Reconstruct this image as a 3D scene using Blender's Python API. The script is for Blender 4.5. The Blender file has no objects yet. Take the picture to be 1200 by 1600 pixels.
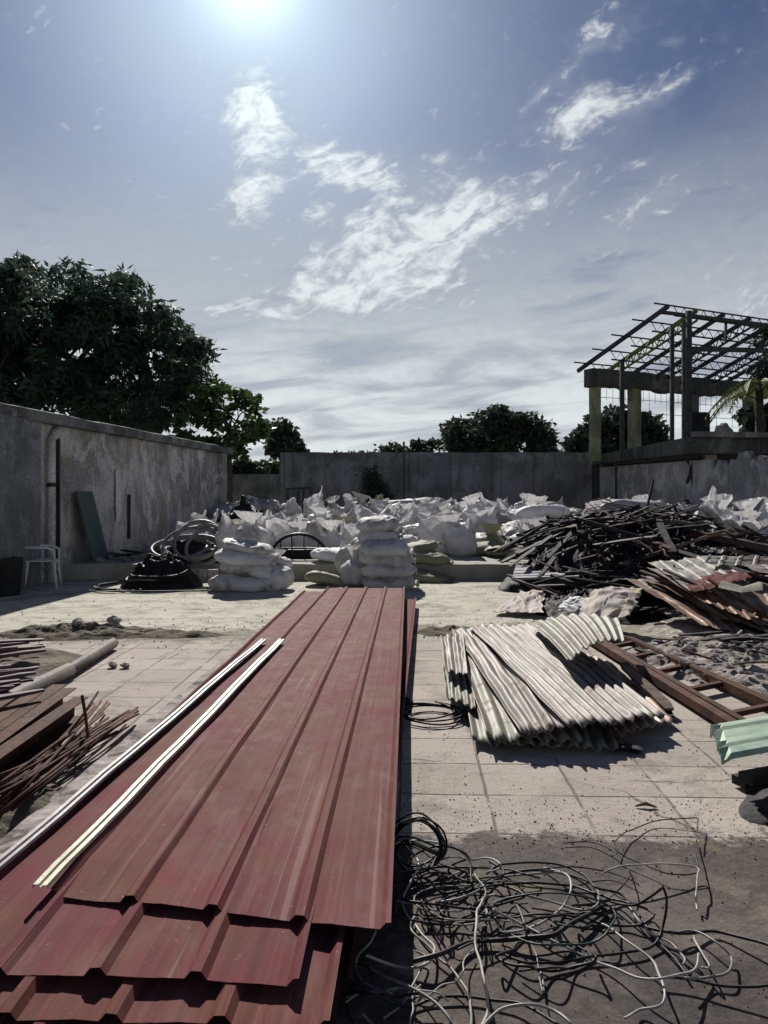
import bpy, math, random
import numpy as np
from mathutils import Vector, noise, Matrix
R = math.radians
rnd = random.Random(7)
scene = bpy.context.scene
COL = scene.collection

# ------------------------------------------------------------------ camera
H, F, HZ, CX = 1.5, 1200.0, 772.0, 600.0
cam_d = bpy.data.cameras.new("camera")
cam = bpy.data.objects.new("camera", cam_d); COL.objects.link(cam)
cam.location = (0, 0, H); cam.rotation_euler = (R(90), 0, 0)
cam_d.sensor_fit = 'VERTICAL'; cam_d.sensor_height = 36; cam_d.sensor_width = 27
cam_d.lens = F / 1600 * 36
cam_d.shift_y = -(800 - HZ) / 1600
cam_d.clip_start = 0.05; cam_d.clip_end = 3000
scene.camera = cam
scene.render.resolution_x = 768; scene.render.resolution_y = 1024

def P(px, py, D):            # measured point at distance D
    return Vector(((px - CX) / F * D, D, H - (py - HZ) / F * D))
def G(px, py, z=0.0):        # measured point lying at height z
    D = (H - z) * F / (py - HZ)
    return Vector(((px - CX) / F * D, D, z))

# ------------------------------------------------------------------ light
SUN_AZ, SUN_EL = R(-10), R(34)
sd = bpy.data.lights.new("sun", 'SUN'); sd.energy = 4.3; sd.angle = R(0.55); sd.color = (1, .95, .87)
so = bpy.data.objects.new("sun", sd); COL.objects.link(so)
sdir = Vector((math.sin(SUN_AZ) * math.cos(SUN_EL), math.cos(SUN_AZ) * math.cos(SUN_EL), math.sin(SUN_EL)))
so.rotation_euler = sdir.to_track_quat('Z', 'Y').to_euler(); so.location = sdir * 60

vs = scene.view_settings
vs.view_transform = 'Standard'; vs.look = 'None'; vs.gamma = 1; vs.use_curve_mapping = False; vs.exposure = 0.5

class NT:
    def __init__(s, nt): s.nt = nt; s.n = nt.nodes; s.l = nt.links
    def new(s, t, **k):
        n = s.n.new(t)
        for a, b in k.items(): setattr(n, a, b)
        return n
    def link(s, a, b): s.l.new(a, b)
    def m(s, op, a, b=None, c=None, clamp=False):
        n = s.new('ShaderNodeMath', operation=op); n.use_clamp = clamp
        for i, v in enumerate((a, b, c)):
            if v is None: continue
            if isinstance(v, (int, float)): n.inputs[i].default_value = v
            else: s.link(v, n.inputs[i])
        return n.outputs[0]
    def mix(s, f, a, b, mode='MIX'):
        n = s.new('ShaderNodeMix', data_type='RGBA', blend_type=mode)
        for i, v in ((0, f), (6, a), (7, b)):
            if isinstance(v, (int, float)): n.inputs[i].default_value = v
            elif isinstance(v, tuple): n.inputs[i].default_value = (*v, 1)[:4]
            else: s.link(v, n.inputs[i])
        return n.outputs[2]
    def noise(s, vec, scale=5, detail=5, rough=.55, dist=0, typ='FBM'):
        n = s.new('ShaderNodeTexNoise'); n.inputs['Scale'].default_value = scale
        n.inputs['Detail'].default_value = detail; n.inputs['Roughness'].default_value = rough
        n.inputs['Distortion'].default_value = dist
        if vec is not None: s.link(vec, n.inputs['Vector'])
        return n.outputs[0]
    def ramp(s, f, stops, interp='LINEAR'):
        n = s.new('ShaderNodeValToRGB'); cr = n.color_ramp; cr.interpolation = interp
        while len(cr.elements) < len(stops): cr.elements.new(.5)
        for e, (p, c) in zip(cr.elements, stops):
            e.position = p
            e.color = (c, c, c, 1) if isinstance(c, (int, float)) else (*c, 1)
        s.link(f, n.inputs[0]); return n.outputs[0]
    def map(s, vec, scale=(1, 1, 1), rot=(0, 0, 0), loc=(0, 0, 0)):
        n = s.new('ShaderNodeMapping'); n.inputs['Scale'].default_value = scale
        n.inputs['Rotation'].default_value = rot; n.inputs['Location'].default_value = loc
        s.link(vec, n.inputs['Vector']); return n.outputs[0]
    def sstep(s, v, a, b):
        n = s.new('ShaderNodeMapRange', interpolation_type='SMOOTHSTEP')
        s.link(v, n.inputs[0]); n.inputs[1].default_value = a; n.inputs[2].default_value = b
        return n.outputs[0]

# ------------------------------------------------------------------ world
world = bpy.data.worlds.new("World"); scene.world = world; world.use_nodes = True
w = NT(world.node_tree); w.n.clear()
out = w.new('ShaderNodeOutputWorld'); bg = w.new('ShaderNodeBackground'); bg.inputs[1].default_value = 0.06
w.link(bg.outputs[0], out.inputs[0])
sky = w.new('ShaderNodeTexSky', sky_type='NISHITA'); sky.sun_disc = False
sky.sun_elevation = SUN_EL; sky.sun_rotation = SUN_AZ
sky.altitude = 0; sky.air_density = 1.0; sky.dust_density = 1.0; sky.ozone_density = 4.0
tc = w.new('ShaderNodeTexCoord'); dirv = tc.outputs['Generated']
sp = w.new('ShaderNodeSeparateXYZ'); w.link(dirv, sp.inputs[0])
az = w.m('ARCTAN2', sp.outputs[0], sp.outputs[1]); el = w.m('ARCSINE', sp.outputs[2])
cmb = w.new('ShaderNodeCombineXYZ'); w.link(az, cmb.inputs[0]); w.link(el, cmb.inputs[1])
ae = cmb.outputs[0]
def azel(px, py):
    a = math.atan((px - CX) / F); return a, math.atan((HZ - py) / F * math.cos(a))
# warp
wn = w.new('ShaderNodeTexNoise'); wn.inputs['Scale'].default_value = 7; wn.inputs['Detail'].default_value = 4
w.link(ae, wn.inputs['Vector'])
vsub = w.new('ShaderNodeVectorMath', operation='SUBTRACT'); w.link(wn.outputs[1], vsub.inputs[0]); vsub.inputs[1].default_value = (.5, .5, .5)
vsc = w.new('ShaderNodeVectorMath', operation='SCALE'); w.link(vsub.outputs[0], vsc.inputs[0]); vsc.inputs['Scale'].default_value = .09
vad = w.new('ShaderNodeVectorMath', operation='ADD'); w.link(ae, vad.inputs[0]); w.link(vsc.outputs[0], vad.inputs[1])
aew = vad.outputs[0]
def blob(px, py, rx, ry, ang, amp):
    a, e = azel(px, py)
    s1 = w.new('ShaderNodeVectorMath', operation='SUBTRACT'); w.link(aew, s1.inputs[0]); s1.inputs[1].default_value = (a, e, 0)
    v = w.map(s1.outputs[0], rot=(0, 0, R(-ang)))
    v = w.map(v, scale=(F / rx, F / ry, 0))
    ln = w.new('ShaderNodeVectorMath', operation='LENGTH'); w.link(v, ln.inputs[0])
    g = w.m('MULTIPLY', ln.outputs['Value'], ln.outputs['Value'])
    g = w.m('EXPONENT', w.m('MULTIPLY', g, -1.0))
    return w.m('MULTIPLY', g, amp)
blobs = [(405,165,42,50,0,1.1),(410,240,35,70,10,.7),(395,305,50,28,25,.95),(500,225,60,26,-35,.9),(560,265,75,42,-5,1.2),
         (505,345,30,22,0,.8),(590,395,120,50,20,1.1),(700,360,200,40,22,1.25),(620,440,130,34,10,1.0),(560,450,90,22,0,.8),(700,280,60,40,10,.6),
         (925,172,70,26,8,.9),(985,330,85,24,22,.6),(935,45,40,18,40,.45),(915,90,45,10,40,.4),(855,135,35,8,35,.45),(1040,125,45,12,25,.45),(1025,50,20,10,0,.4),
         (355,410,40,10,-30,.8),(400,492,50,14,0,.9),(325,492,20,12,0,.8),(690,232,14,9,0,.7),(1000,258,20,8,5,.5),(1180,490,50,50,30,.7)]
acc = None
for b in blobs:
    g = blob(*b); acc = g if acc is None else w.m('ADD', acc, g)
n1 = w.noise(w.map(w.map(aew, rot=(0, 0, R(-26))), scale=(6, 18, 1)), 2.5, 12, .63, .8)
n2 = w.noise(w.map(ae, scale=(14, 22, 1)), 3.5, 8, .6, .3)
n12 = w.m('ADD', w.m('MULTIPLY', n1, .65), w.m('MULTIPLY', n2, .35))
dens = w.m('SUBTRACT', w.m('ADD', w.m('MULTIPLY', w.m('MINIMUM', acc, 1.15), .50), w.m('MULTIPLY', n12, 2.6)), 1.56)
cirr = w.sstep(dens, -.05, .55)
hz0 = w.sstep(w.m('ADD', w.m('MULTIPLY', w.m('MINIMUM', acc, 1.0), .5), w.m('MULTIPLY', n2, .5)), .22, .75)
# low stratus sheets
elv = w.m('ADD', el, w.m('MULTIPLY', w.m('SUBTRACT', n2, .5), .06))
nlow = w.noise(w.map(w.map(ae, rot=(0, 0, R(-5))), scale=(2.2, 12, 1)), 2.5, 8, .58, .5)
low = w.m('MULTIPLY', w.m('SUBTRACT', 1.0, w.sstep(elv, .22, .46)), w.sstep(nlow, .10, .46))
low2 = w.m('MULTIPLY', w.m('SUBTRACT', 1.0, w.sstep(elv, .08, .28)), w.sstep(nlow, .38, .60))
veil = w.m('MULTIPLY', w.sstep(w.noise(w.map(ae, scale=(2.2, 4, 1), rot=(0, 0, R(-20))), 1.4, 5, .5, .3), .40, .72), w.m('SUBTRACT', 1.0, w.sstep(el, .3, .62)))
# brightness toward the sun (forward scattering in the thin cloud)
dp = w.new('ShaderNodeVectorMath', operation='DOT_PRODUCT'); w.link(dirv, dp.inputs[0]); dp.inputs[1].default_value = sdir
cosg = w.m('MAXIMUM', dp.outputs['Value'], 0.0)
glow1 = w.m('POWER', cosg, 14.0); glow2 = w.m('POWER', cosg, 62.0); glow3 = w.m('POWER', cosg, 700.0)
K = 1.0 / 0.06
skyc = w.mix(1.0, sky.outputs[0], (.57, .64, .84), 'MULTIPLY')
skyc = w.mix(1.0, skyc, (.53, .53, .53), 'MULTIPLY')
def scaled(col, f): return tuple(c * f * K for c in col)
def vmul(v, col):
    n = w.new('ShaderNodeVectorMath', operation='SCALE'); n.inputs[0].default_value = col; w.link(v, n.inputs['Scale']); return n.outputs[0]
def cadd(a, b):
    n = w.new('ShaderNodeVectorMath', operation='ADD'); w.link(a, n.inputs[0]); w.link(b, n.inputs[1]); return n.outputs[0]
c = w.mix(w.m('MULTIPLY', veil, .6), skyc, scaled((.20, .215, .27), 1))
c = w.mix(w.m('MULTIPLY', low, .95), c, scaled((.31, .335, .37), 1))
c = w.mix(w.m('MULTIPLY', low2, .85), c, scaled((.56, .60, .60), 1))
c = w.mix(w.m('MULTIPLY', hz0, .6), c, scaled((.27, .29, .34), 1))
c = w.mix(w.m('MULTIPLY', cirr, .9), c, scaled((.58, .60, .61), 1))
c = cadd(c, vmul(glow1, scaled((.035, .05, .05), 1)))
c = cadd(c, vmul(glow2, scaled((.13, .19, .20), 1)))
c = cadd(c, vmul(glow3, scaled((.34, .44, .44), 1)))
w.link(c, bg.inputs[0])

# ------------------------------------------------------------------ helpers
ORG = {}
def tag(o, label=None, cat=None, group=None, kind=None):
    if label: o['label'] = label
    if cat: o['category'] = cat
    if group: o['group'] = group
    if kind: o['kind'] = kind
    return o
def thing(name, label, cat, loc=(0, 0, 0), group=None):
    o = bpy.data.objects.new(name, None); COL.objects.link(o); o.location = loc; o.empty_display_size = .1
    ORG[o.name] = Vector(loc); return tag(o, label, cat, group)
class MB:
    def __init__(s): s.v = []; s.f = []
    def add(s, vs, fs):
        b = len(s.v); s.v += [tuple(v) for v in vs]; s.f += [tuple(i + b for i in f) for f in fs]; return s
    def hexa(s, p):      # 8 points: bottom loop, top loop
        return s.add(p, [(3, 2, 1, 0), (4, 5, 6, 7), (0, 1, 5, 4), (1, 2, 6, 5), (2, 3, 7, 6), (3, 0, 4, 7)])
    def box(s, x0, x1, y0, y1, z0, z1):
        return s.hexa([(x0, y0, z0), (x1, y0, z0), (x1, y1, z0), (x0, y1, z0), (x0, y0, z1), (x1, y0, z1), (x1, y1, z1), (x0, y1, z1)])
    def bar(s, a, b, w_, h_, up=(0, 0, 1)):
        a = Vector(a); b = Vector(b); d = (b - a).normalized(); u = Vector(up)
        if abs(d.dot(u)) > .98: u = Vector((0, 1, 0))
        x = d.cross(u).normalized() * w_ / 2; y = x.normalized().cross(d).normalized() * h_ / 2
        return s.hexa([a - x - y, a + x - y, a + x + y, a - x + y, b - x - y, b + x - y, b + x + y, b - x + y])
    def tube(s, pts, r, n=8, cap=True):
        pts = [Vector(p) for p in pts]; rs = r if isinstance(r, (list, tuple)) else [r] * len(pts)
        b = len(s.v); prev = None
        for i, p in enumerate(pts):
            d = (pts[min(i + 1, len(pts) - 1)] - pts[max(i - 1, 0)])
            d = d.normalized() if d.length > 1e-9 else Vector((0, 0, 1))
            if prev is None:
                prev = d.cross(Vector((0, 0, 1)) if abs(d.z) < .9 else Vector((1, 0, 0))).normalized()
            x = (prev - d * prev.dot(d)).normalized(); prev = x; y = d.cross(x)
            for k in range(n):
                a = 2 * math.pi * k / n; q = p + (x * math.cos(a) + y * math.sin(a)) * rs[i]; s.v.append(tuple(q))
        for i in range(len(pts) - 1):
            for k in range(n):
                k2 = (k + 1) % n; s.f.append((b + i * n + k, b + i * n + k2, b + (i + 1) * n + k2, b + (i + 1) * n + k))
        if cap:
            s.f.append(tuple(b + k for k in range(n))[::-1]); e = b + (len(pts) - 1) * n; s.f.append(tuple(e + k for k in range(n)))
        return s
    def grid(s, fn, nu, nv):
        b = len(s.v)
        for j in range(nv + 1):
            for i in range(nu + 1): s.v.append(tuple(fn(i / nu, j / nv)))
        for j in range(nv):
            for i in range(nu):
                a = b + j * (nu + 1) + i; s.f.append((a, a + 1, a + nu + 2, a + nu + 1))
        return s
    def build(s, name, mat, parent=None, origin=None, smooth=False, uv=None, bevel=0, solid=0, uvk=1.0):
        if parent is not None: o0 = ORG[parent.name]
        else: o0 = Vector(origin) if origin is not None else Vector((0, 0, 0))
        me = bpy.data.meshes.new(name)
        me.from_pydata([(v[0] - o0.x, v[1] - o0.y, v[2] - o0.z) for v in s.v], [], s.f)
        if smooth: me.polygons.foreach_set('use_smooth', [True] * len(me.polygons))
        if uv:
            nu, nv = uv; l = me.uv_layers.new(name='UVMap')
            uk = uvk
            for lp in me.loops:
                i = lp.vertex_index; l.data[lp.index].uv = ((i % (nu + 1)) / nu * uk, (i // (nu + 1)) / nv)
        me.materials.append(mat); me.update()
        o = bpy.data.objects.new(name, me); COL.objects.link(o)
        if parent is not None: o.parent = parent; ORG[o.name] = o0
        else: o.location = o0; ORG[o.name] = o0
        if bevel:
            m = o.modifiers.new('bevel', 'BEVEL'); m.width = bevel; m.segments = 2; m.limit_method = 'ANGLE'
        if solid:
            m = o.modifiers.new('solid', 'SOLIDIFY'); m.thickness = solid; m.offset = 0
        return o

# ------------------------------------------------------------------ materials
MATS = {}
def pmat(name, stops, scale=4, stretch=(1, 1, 1), rough=.8, metal=0, bump=.3, bscale=30, coord='Object', detail=7, rand=0, fine=.25, transl=0, spec=.22, bdist=.01, dirt=None):
    m = bpy.data.materials.new(name); m.use_nodes = True; t = NT(m.node_tree); t.n.clear()
    o = t.new('ShaderNodeOutputMaterial'); b = t.new('ShaderNodeBsdfPrincipled')
    tc = t.new('ShaderNodeTexCoord'); v = tc.outputs[coord]
    oi = t.new('ShaderNodeObjectInfo')
    if rand:
        ad = t.new('ShaderNodeVectorMath', operation='ADD'); cb = t.new('ShaderNodeCombineXYZ')
        q = t.m('MULTIPLY', oi.outputs['Random'], 37.0)
        for i in range(3): t.link(q, cb.inputs[i])
        t.link(v, ad.inputs[0]); t.link(cb.outputs[0], ad.inputs[1]); v = ad.outputs[0]
    vm = t.map(v, scale=stretch)
    n = t.noise(vm, scale, detail, .6, .3)
    c = t.ramp(n, stops)
    n2 = t.noise(v, bscale, 6, .65)
    c = t.mix(fine, c, t.ramp(n2, [(.3, .25), (.7, .9)]), 'OVERLAY')
    if dirt:
        dcol, dsc, lo, hi = dirt
        c = t.mix(t.sstep(t.noise(vm, dsc, 6, .65, .5), lo, hi), c, dcol)
    if rand:
        r = t.m('ADD', t.m('MULTIPLY', oi.outputs['Random'], rand), 1 - rand * .6)
        cc = t.new('ShaderNodeVectorMath', operation='SCALE'); t.link(c, cc.inputs[0]); t.link(r, cc.inputs['Scale']); c = cc.outputs[0]
    t.link(c, b.inputs['Base Color'])
    rr = t.m('ADD', t.m('MULTIPLY', t.m('SUBTRACT', n2, .5), .5), rough, clamp=True); t.link(rr, b.inputs['Roughness'])
    b.inputs['Metallic'].default_value = metal
    if spec is not None: b.inputs['Specular IOR Level'].default_value = spec
    if bump:
        bn = t.new('ShaderNodeBump'); bn.inputs['Strength'].default_value = bump; bn.inputs['Distance'].default_value = bdist
        t.link(t.m('ADD', n2, t.m('MULTIPLY', n, .6)), bn.inputs['Height']); t.link(bn.outputs[0], b.inputs['Normal'])
    sh = b.outputs[0]
    if transl:
        tr = t.new('ShaderNodeBsdfTranslucent'); t.link(c, tr.inputs[0]); mx = t.new('ShaderNodeMixShader'); mx.inputs[0].default_value = transl
        t.link(sh, mx.inputs[1]); t.link(tr.outputs[0], mx.inputs[2]); sh = mx.outputs[0]
    t.link(sh, o.inputs[0]); MATS[name] = m; return m

M_wall = None
def wall_mat(name, base, dark, pale, moss, streak=1.0):
    m = bpy.data.materials.new(name); m.use_nodes = True; t = NT(m.node_tree); t.n.clear()
    o = t.new('ShaderNodeOutputMaterial'); b = t.new('ShaderNodeBsdfPrincipled'); t.link(b.outputs[0], o.inputs[0])
    v = t.new('ShaderNodeTexCoord').outputs['Object']
    big = t.noise(v, .8, 6, .6, .5); st = t.noise(t.map(v, scale=(1, 1, .30)), 1.7, 9, .66, .9); st2 = t.noise(t.map(v, scale=(1, 1, .05)), 9, 6, .6)
    fn = t.noise(v, 22, 7, .65)
    c = t.mix(t.sstep(big, .42, .56), base, tuple(x * .66 for x in base))
    c = t.mix(t.m('MULTIPLY', t.sstep(t.m('ADD', t.m('MULTIPLY', st, .6), t.m('MULTIPLY', big, .4)), .44, .60), streak), c, dark)
    c = t.mix(t.m('MULTIPLY', t.m('MULTIPLY', t.sstep(st2, .54, .66), t.sstep(t.noise(v, 1.1, 4, .6), .45, .6)), .8 * streak), c, pale)
    c = t.mix(t.m('MULTIPLY', t.sstep(t.noise(v, 1.7, 6, .6, .4), .56, .68), .6), c, moss)
    pk = t.noise(t.map(v, scale=(1, 1, .6)), 1.05, 9, .68, 1.2)
    c = t.mix(t.m('MULTIPLY', t.sstep(pk, .56, .585), .55), c, pale)
    c = t.mix(t.m('MULTIPLY', t.m('SUBTRACT', 1.0, t.sstep(pk, .40, .42)), .5), c, dark)
    c = t.mix(.55, c, t.ramp(fn, [(.3, .15), (.7, .95)]), 'OVERLAY')
    t.link(c, b.inputs['Base Color']); b.inputs['Roughness'].default_value = .92
    bn = t.new('ShaderNodeBump'); bn.inputs['Strength'].default_value = .5; bn.inputs['Distance'].default_value = .015
    t.link(t.m('ADD', fn, t.m('MULTIPLY', big, 1.5)), bn.inputs['Height']); t.link(bn.outputs[0], b.inputs['Normal'])
    MATS[name] = m; return m
wall_mat('plaster_left', (.50, .465, .44), (.22, .205, .195), (.66, .64, .63), (.24, .25, .12))
wall_mat('concrete_far', (.22, .22, .235), (.10, .10, .11), (.2, .2, .21), (.09, .11, .08), .9)
wall_mat('plaster_right', (.36, .35, .35), (.19, .18, .18), (.5, .49, .49), (.25, .25, .18), .7)
wall_mat('old_concrete', (.17, .17, .165), (.06, .06, .06), (.3, .3, .29), (.14, .18, .07), .9)
wall_mat('burnt_concrete', (.07, .072, .07), (.03, .03, .03), (.15, .15, .145), (.09, .11, .05), .9)
wall_mat('mossy_paint', (.26, .27, .17), (.10, .11, .07), (.34, .27, .2), (.18, .22, .07), .6)
pmat('platform', [(.3, (.24, .235, .20)), (.5, (.33, .32, .28)), (.7, (.42, .405, .36))], 1.3, rough=.9, bump=.5, bscale=18, dirt=((.13, .12, .10), 2.3, .55, .7))
pmat('kerb', [(.3, (.16, .135, .13)), (.7, (.40, .35, .33))], 6, rough=.9, bump=.9, bscale=22, fine=.7, dirt=((.09, .075, .065), 7, .5, .62))
wall_mat('plaster_pale', (.60, .58, .57), (.34, .33, .32), (.7, .69, .68), (.45, .44, .38), .5)
pmat('tree_bark', [(.3, (.03, .025, .02)), (.7, (.09, .075, .06))], 6, rough=.9)
pmat('leaf_mango', [(.35, (.028, .050, .042)), (.65, (.055, .09, .055))], .9, rough=.6, bump=0, transl=.35, fine=.1)
pmat('leaf_light', [(.35, (.03, .06, .02)), (.65, (.07, .12, .035))], .9, rough=.55, bump=0, transl=.35, fine=.1)
pmat('leaf_far', [(.35, (.032, .046, .038)), (.65, (.06, .08, .052))], .5, rough=.7, bump=0, transl=.25, fine=.1)
pmat('palm_leaf', [(.35, (.10, .14, .04)), (.65, (.2, .24, .08))], .9, rough=.6, bump=0, transl=.3, fine=.1)
pmat('sack', [(.3, (.58, .57, .58)), (.6, (.72, .71, .72)), (.8, (.78, .77, .78))], 3, rough=.6, bump=.6, bscale=15, bdist=.02, rand=.3, transl=.24, fine=.2, dirt=((.27, .24, .21), 2.6, .50, .74))
pmat('sack_grey', [(.3, (.30, .30, .31)), (.7, (.44, .43, .43))], 3, rough=.6, bump=.35, bscale=26, rand=.3, transl=.08, dirt=((.18, .17, .14), 2.2, .5, .75))
pmat('sack_olive', [(.3, (.20, .20, .13)), (.7, (.32, .31, .21))], 3, rough=.7, bump=.35, bscale=26, rand=.3, transl=.05)
pmat('charred', [(.3, (.008, .0075, .009)), (.6, (.022, .020, .025)), (.8, (.07, .066, .07))], 5, stretch=(1, 1, .3), rough=.75, bump=.8, bscale=30, rand=.6)
pmat('old_timber', [(.3, (.07, .05, .04)), (.7, (.17, .13, .10))], 4, stretch=(3, .4, 3), rough=.85, bump=.6, bscale=22, rand=.5)
pmat('rust', [(.3, (.035, .018, .013)), (.55, (.085, .036, .022)), (.8, (.16, .08, .048))], 6, rough=.85, metal=.1, bump=.5, bscale=34, rand=.4)
pmat('dark_steel', [(.3, (.02, .021, .022)), (.7, (.06, .06, .062))], 5, rough=.6, metal=.3, bump=.3)
pmat('green_steel', [(.3, (.07, .10, .03)), (.7, (.22, .27, .08))], 4, rough=.7, metal=.1, bump=.3)
pmat('cream_metal', [(.3, (.20, .19, .145)), (.7, (.36, .34, .26))], 4, rough=.45, metal=.2, bump=.15, dirt=((.24, .2, .14), 3, .6, .75))
pmat('silver_metal', [(.3, (.14, .13, .135)), (.7, (.27, .26, .265))], 4, rough=.5, metal=.2, bump=.15, dirt=((.2, .17, .16), 3, .6, .75))
pmat('grey_board', [(.3, (.19, .19, .21)), (.7, (.30, .30, .32))], 3, rough=.7, bump=.2)
pmat('soil', [(.3, (.05, .042, .03)), (.5, (.12, .105, .075)), (.75, (.24, .21, .16))], 2.5, rough=.97, bump=1, bscale=16, bdist=.03)
pmat('rubble', [(.3, (.15, .13, .115)), (.5, (.30, .27, .245)), (.75, (.56, .52, .48))], 7, rough=.95, bump=1, bscale=14, bdist=.04, dirt=((.13, .14, .05), 1.3, .57, .7))
pmat('stone', [(.3, (.16, .15, .14)), (.7, (.40, .37, .35))], 6, rough=.95, bump=.8, rand=.6)
pmat('pipe_dull', [(.3, (.04, .034, .032)), (.7, (.11, .095, .085))], 3, rough=.7, bump=.3)
pmat('pipe_plum', [(.3, (.045, .028, .04)), (.7, (.12, .075, .09))], 3, rough=.6, bump=.3, rand=.6)
pmat('cable_black', [(.3, (.008, .008, .009)), (.7, (.025, .024, .026))], 8, rough=.5, bump=.1, rand=.5)
pmat('cable_grey', [(.3, (.20, .195, .185)), (.7, (.38, .37, .35))], 8, rough=.45, bump=.1, rand=.5)
pmat('cable_green', [(.3, (.01, .03, .024)), (.7, (.03, .06, .045))], 8, rough=.45, bump=.1)
pmat('hose', [(.3, (.14, .13, .13)), (.7, (.26, .25, .25))], 8, rough=.5, bump=.1)
pmat('net_black', [(.3, (.006, .006, .007)), (.7, (.02, .02, .022))], 8, rough=.55, bump=.5)
pmat('plastic_chair', [(.3, (.52, .53, .53)), (.7, (.64, .65, .64))], 5, rough=.5, bump=.1)
pmat('green_board', [(.3, (.035, .07, .062)), (.7, (.08, .12, .105))], 2, stretch=(1, 1, .2), rough=.7, bump=.2)
pmat('ply', [(.3, (.20, .16, .13)), (.7, (.34, .28, .23))], 3, rough=.8, bump=.3)
pmat('cloth_sheet', [(.3, (.40, .34, .32)), (.7, (.60, .52, .48))], 3, rough=.8, bump=.5, bscale=18, transl=.1, dirt=((.36, .34, .15), 2.2, .55, .65))

def sheet_mat(name, base, alt, streakc, rough, metal, waves_streak=(14, 1.2), amt=.6, specks=True, rustc=None, rlo=.58):
    m = bpy.data.materials.new(name); m.use_nodes = True; t = NT(m.node_tree); t.n.clear()
    o = t.new('ShaderNodeOutputMaterial'); b = t.new('ShaderNodeBsdfPrincipled'); t.link(b.outputs[0], o.inputs[0])
    tc = t.new('ShaderNodeTexCoord'); oi = t.new('ShaderNodeObjectInfo')
    cb = t.new('ShaderNodeCombineXYZ'); q = t.m('MULTIPLY', oi.outputs['Random'], 23.0); t.link(q, cb.inputs[0]); t.link(q, cb.inputs[1])
    ad = t.new('ShaderNodeVectorMath', operation='ADD'); t.link(tc.outputs['UV'], ad.inputs[0]); t.link(cb.outputs[0], ad.inputs[1]); uv = ad.outputs[0]
    ad2 = t.new('ShaderNodeVectorMath', operation='ADD'); t.link(tc.outputs['Object'], ad2.inputs[0]); t.link(cb.outputs[0], ad2.inputs[1]); ob = ad2.outputs[0]
    gs = .11 if name.startswith('zinc') else 1.0
    big = t.noise(ob, 1.6, 6, .6, .6); stn = t.noise(t.map(uv, scale=(waves_streak[0] * gs, waves_streak[1], 1)), 1, 7, .65, .2)
    fine = t.noise(t.map(uv, scale=(90 * gs, 6, 1)), 1, 4, .6); sp = t.noise(ob, 45, 4, .7); md = t.noise(ob, 7, 7, .65, .6)
    c = t.mix(t.sstep(big, .4, .62), base, alt)
    c = t.mix(t.m('MULTIPLY', t.sstep(stn, .48, .68), amt), c, streakc)
    c = t.mix(.45, c, t.ramp(fine, [(.3, .25), (.7, .85)]), 'OVERLAY')
    c = t.mix(.28, c, t.ramp(md, [(.3, .25), (.7, .85)]), 'OVERLAY')
    if rustc: c = t.mix(t.sstep(md, rlo, rlo + .1), c, rustc)
    if gs < 1:
        su = t.new('ShaderNodeSeparateXYZ'); t.link(tc.outputs['UV'], su.inputs[0])
        gv_ = t.sstep(t.m('MULTIPLY', t.m('COSINE', t.m('MULTIPLY', su.outputs[0], 6.28318)), -1.0), -.1, .95)
        c = t.mix(t.m('MULTIPLY', gv_, t.m('ADD', t.m('MULTIPLY', t.sstep(stn, .35, .6), .5), .3)), c, (.09, .065, .05))
    if specks:
        c = t.mix(t.m('MULTIPLY', t.sstep(sp, .66, .72), .7), c, (.42, .34, .30))
        dust = t.noise(t.map(ob, scale=(1.6, .5, 1)), 2.3, 9, .72, 1.2); c = t.mix(t.m('MULTIPLY', t.sstep(dust, .48, .70), .42), c, (.215, .13, .12))
        scr = t.noise(t.map(uv, scale=(60, 3, 1)), 1, 2, .5); c = t.mix(t.m('MULTIPLY', t.sstep(scr, .62, .70), .34), c, (.34, .24, .21))
    t.link(c, b.inputs['Base Color']); b.inputs['Metallic'].default_value = metal; b.inputs['Specular IOR Level'].default_value = .05 if metal == 0 else .25
    t.link(t.m('ADD', t.m('MULTIPLY', md, .35), rough - .17), b.inputs['Roughness'])
    bn = t.new('ShaderNodeBump'); bn.inputs['Strength'].default_value = .10 if metal == 0 else .3; bn.inputs['Distance'].default_value = .004
    t.link(t.m('ADD', md, t.m('MULTIPLY', fine, .3)), bn.inputs['Height']); t.link(bn.outputs[0], b.inputs['Normal'])
    MATS[name] = m; return m
sheet_mat('red_sheet', (.125, .034, .041), (.120, .047, .036), (.15, .066, .066), .74, .0, (10, 2.2), .55)
sheet_mat('red_sheet_old', (.115, .038, .032), (.115, .029, .033), (.09, .042, .038), .78, .0, (10, 2.2), .5)
sheet_mat('zinc_sheet', (.27, .24, .22), (.20, .20, .175), (.10, .062, .05), .6, .08, (15, .6), .95, False, (.15, .08, .045), .56)
sheet_mat('zinc_green', (.20, .225, .18), (.25, .23, .19), (.12, .09, .055), .6, .08, (15, .6), .9, False, (.13, .06, .03), .55)
sheet_mat('rusty_sheet', (.20, .11, .07), (.30, .27, .24), (.11, .05, .03), .6, .2, (8, .8), .7, False, (.22, .09, .04), .55)
sheet_mat('grey_sheet', (.20, .195, .17), (.26, .25, .22), (.13, .11, .09), .65, .03, (8, .8), .6, False)
sheet_mat('green_sheet', (.24, .36, .28), (.30, .40, .32), (.36, .38, .28), .5, .2, (5, 1), .5, False)
M = MATS

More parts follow.
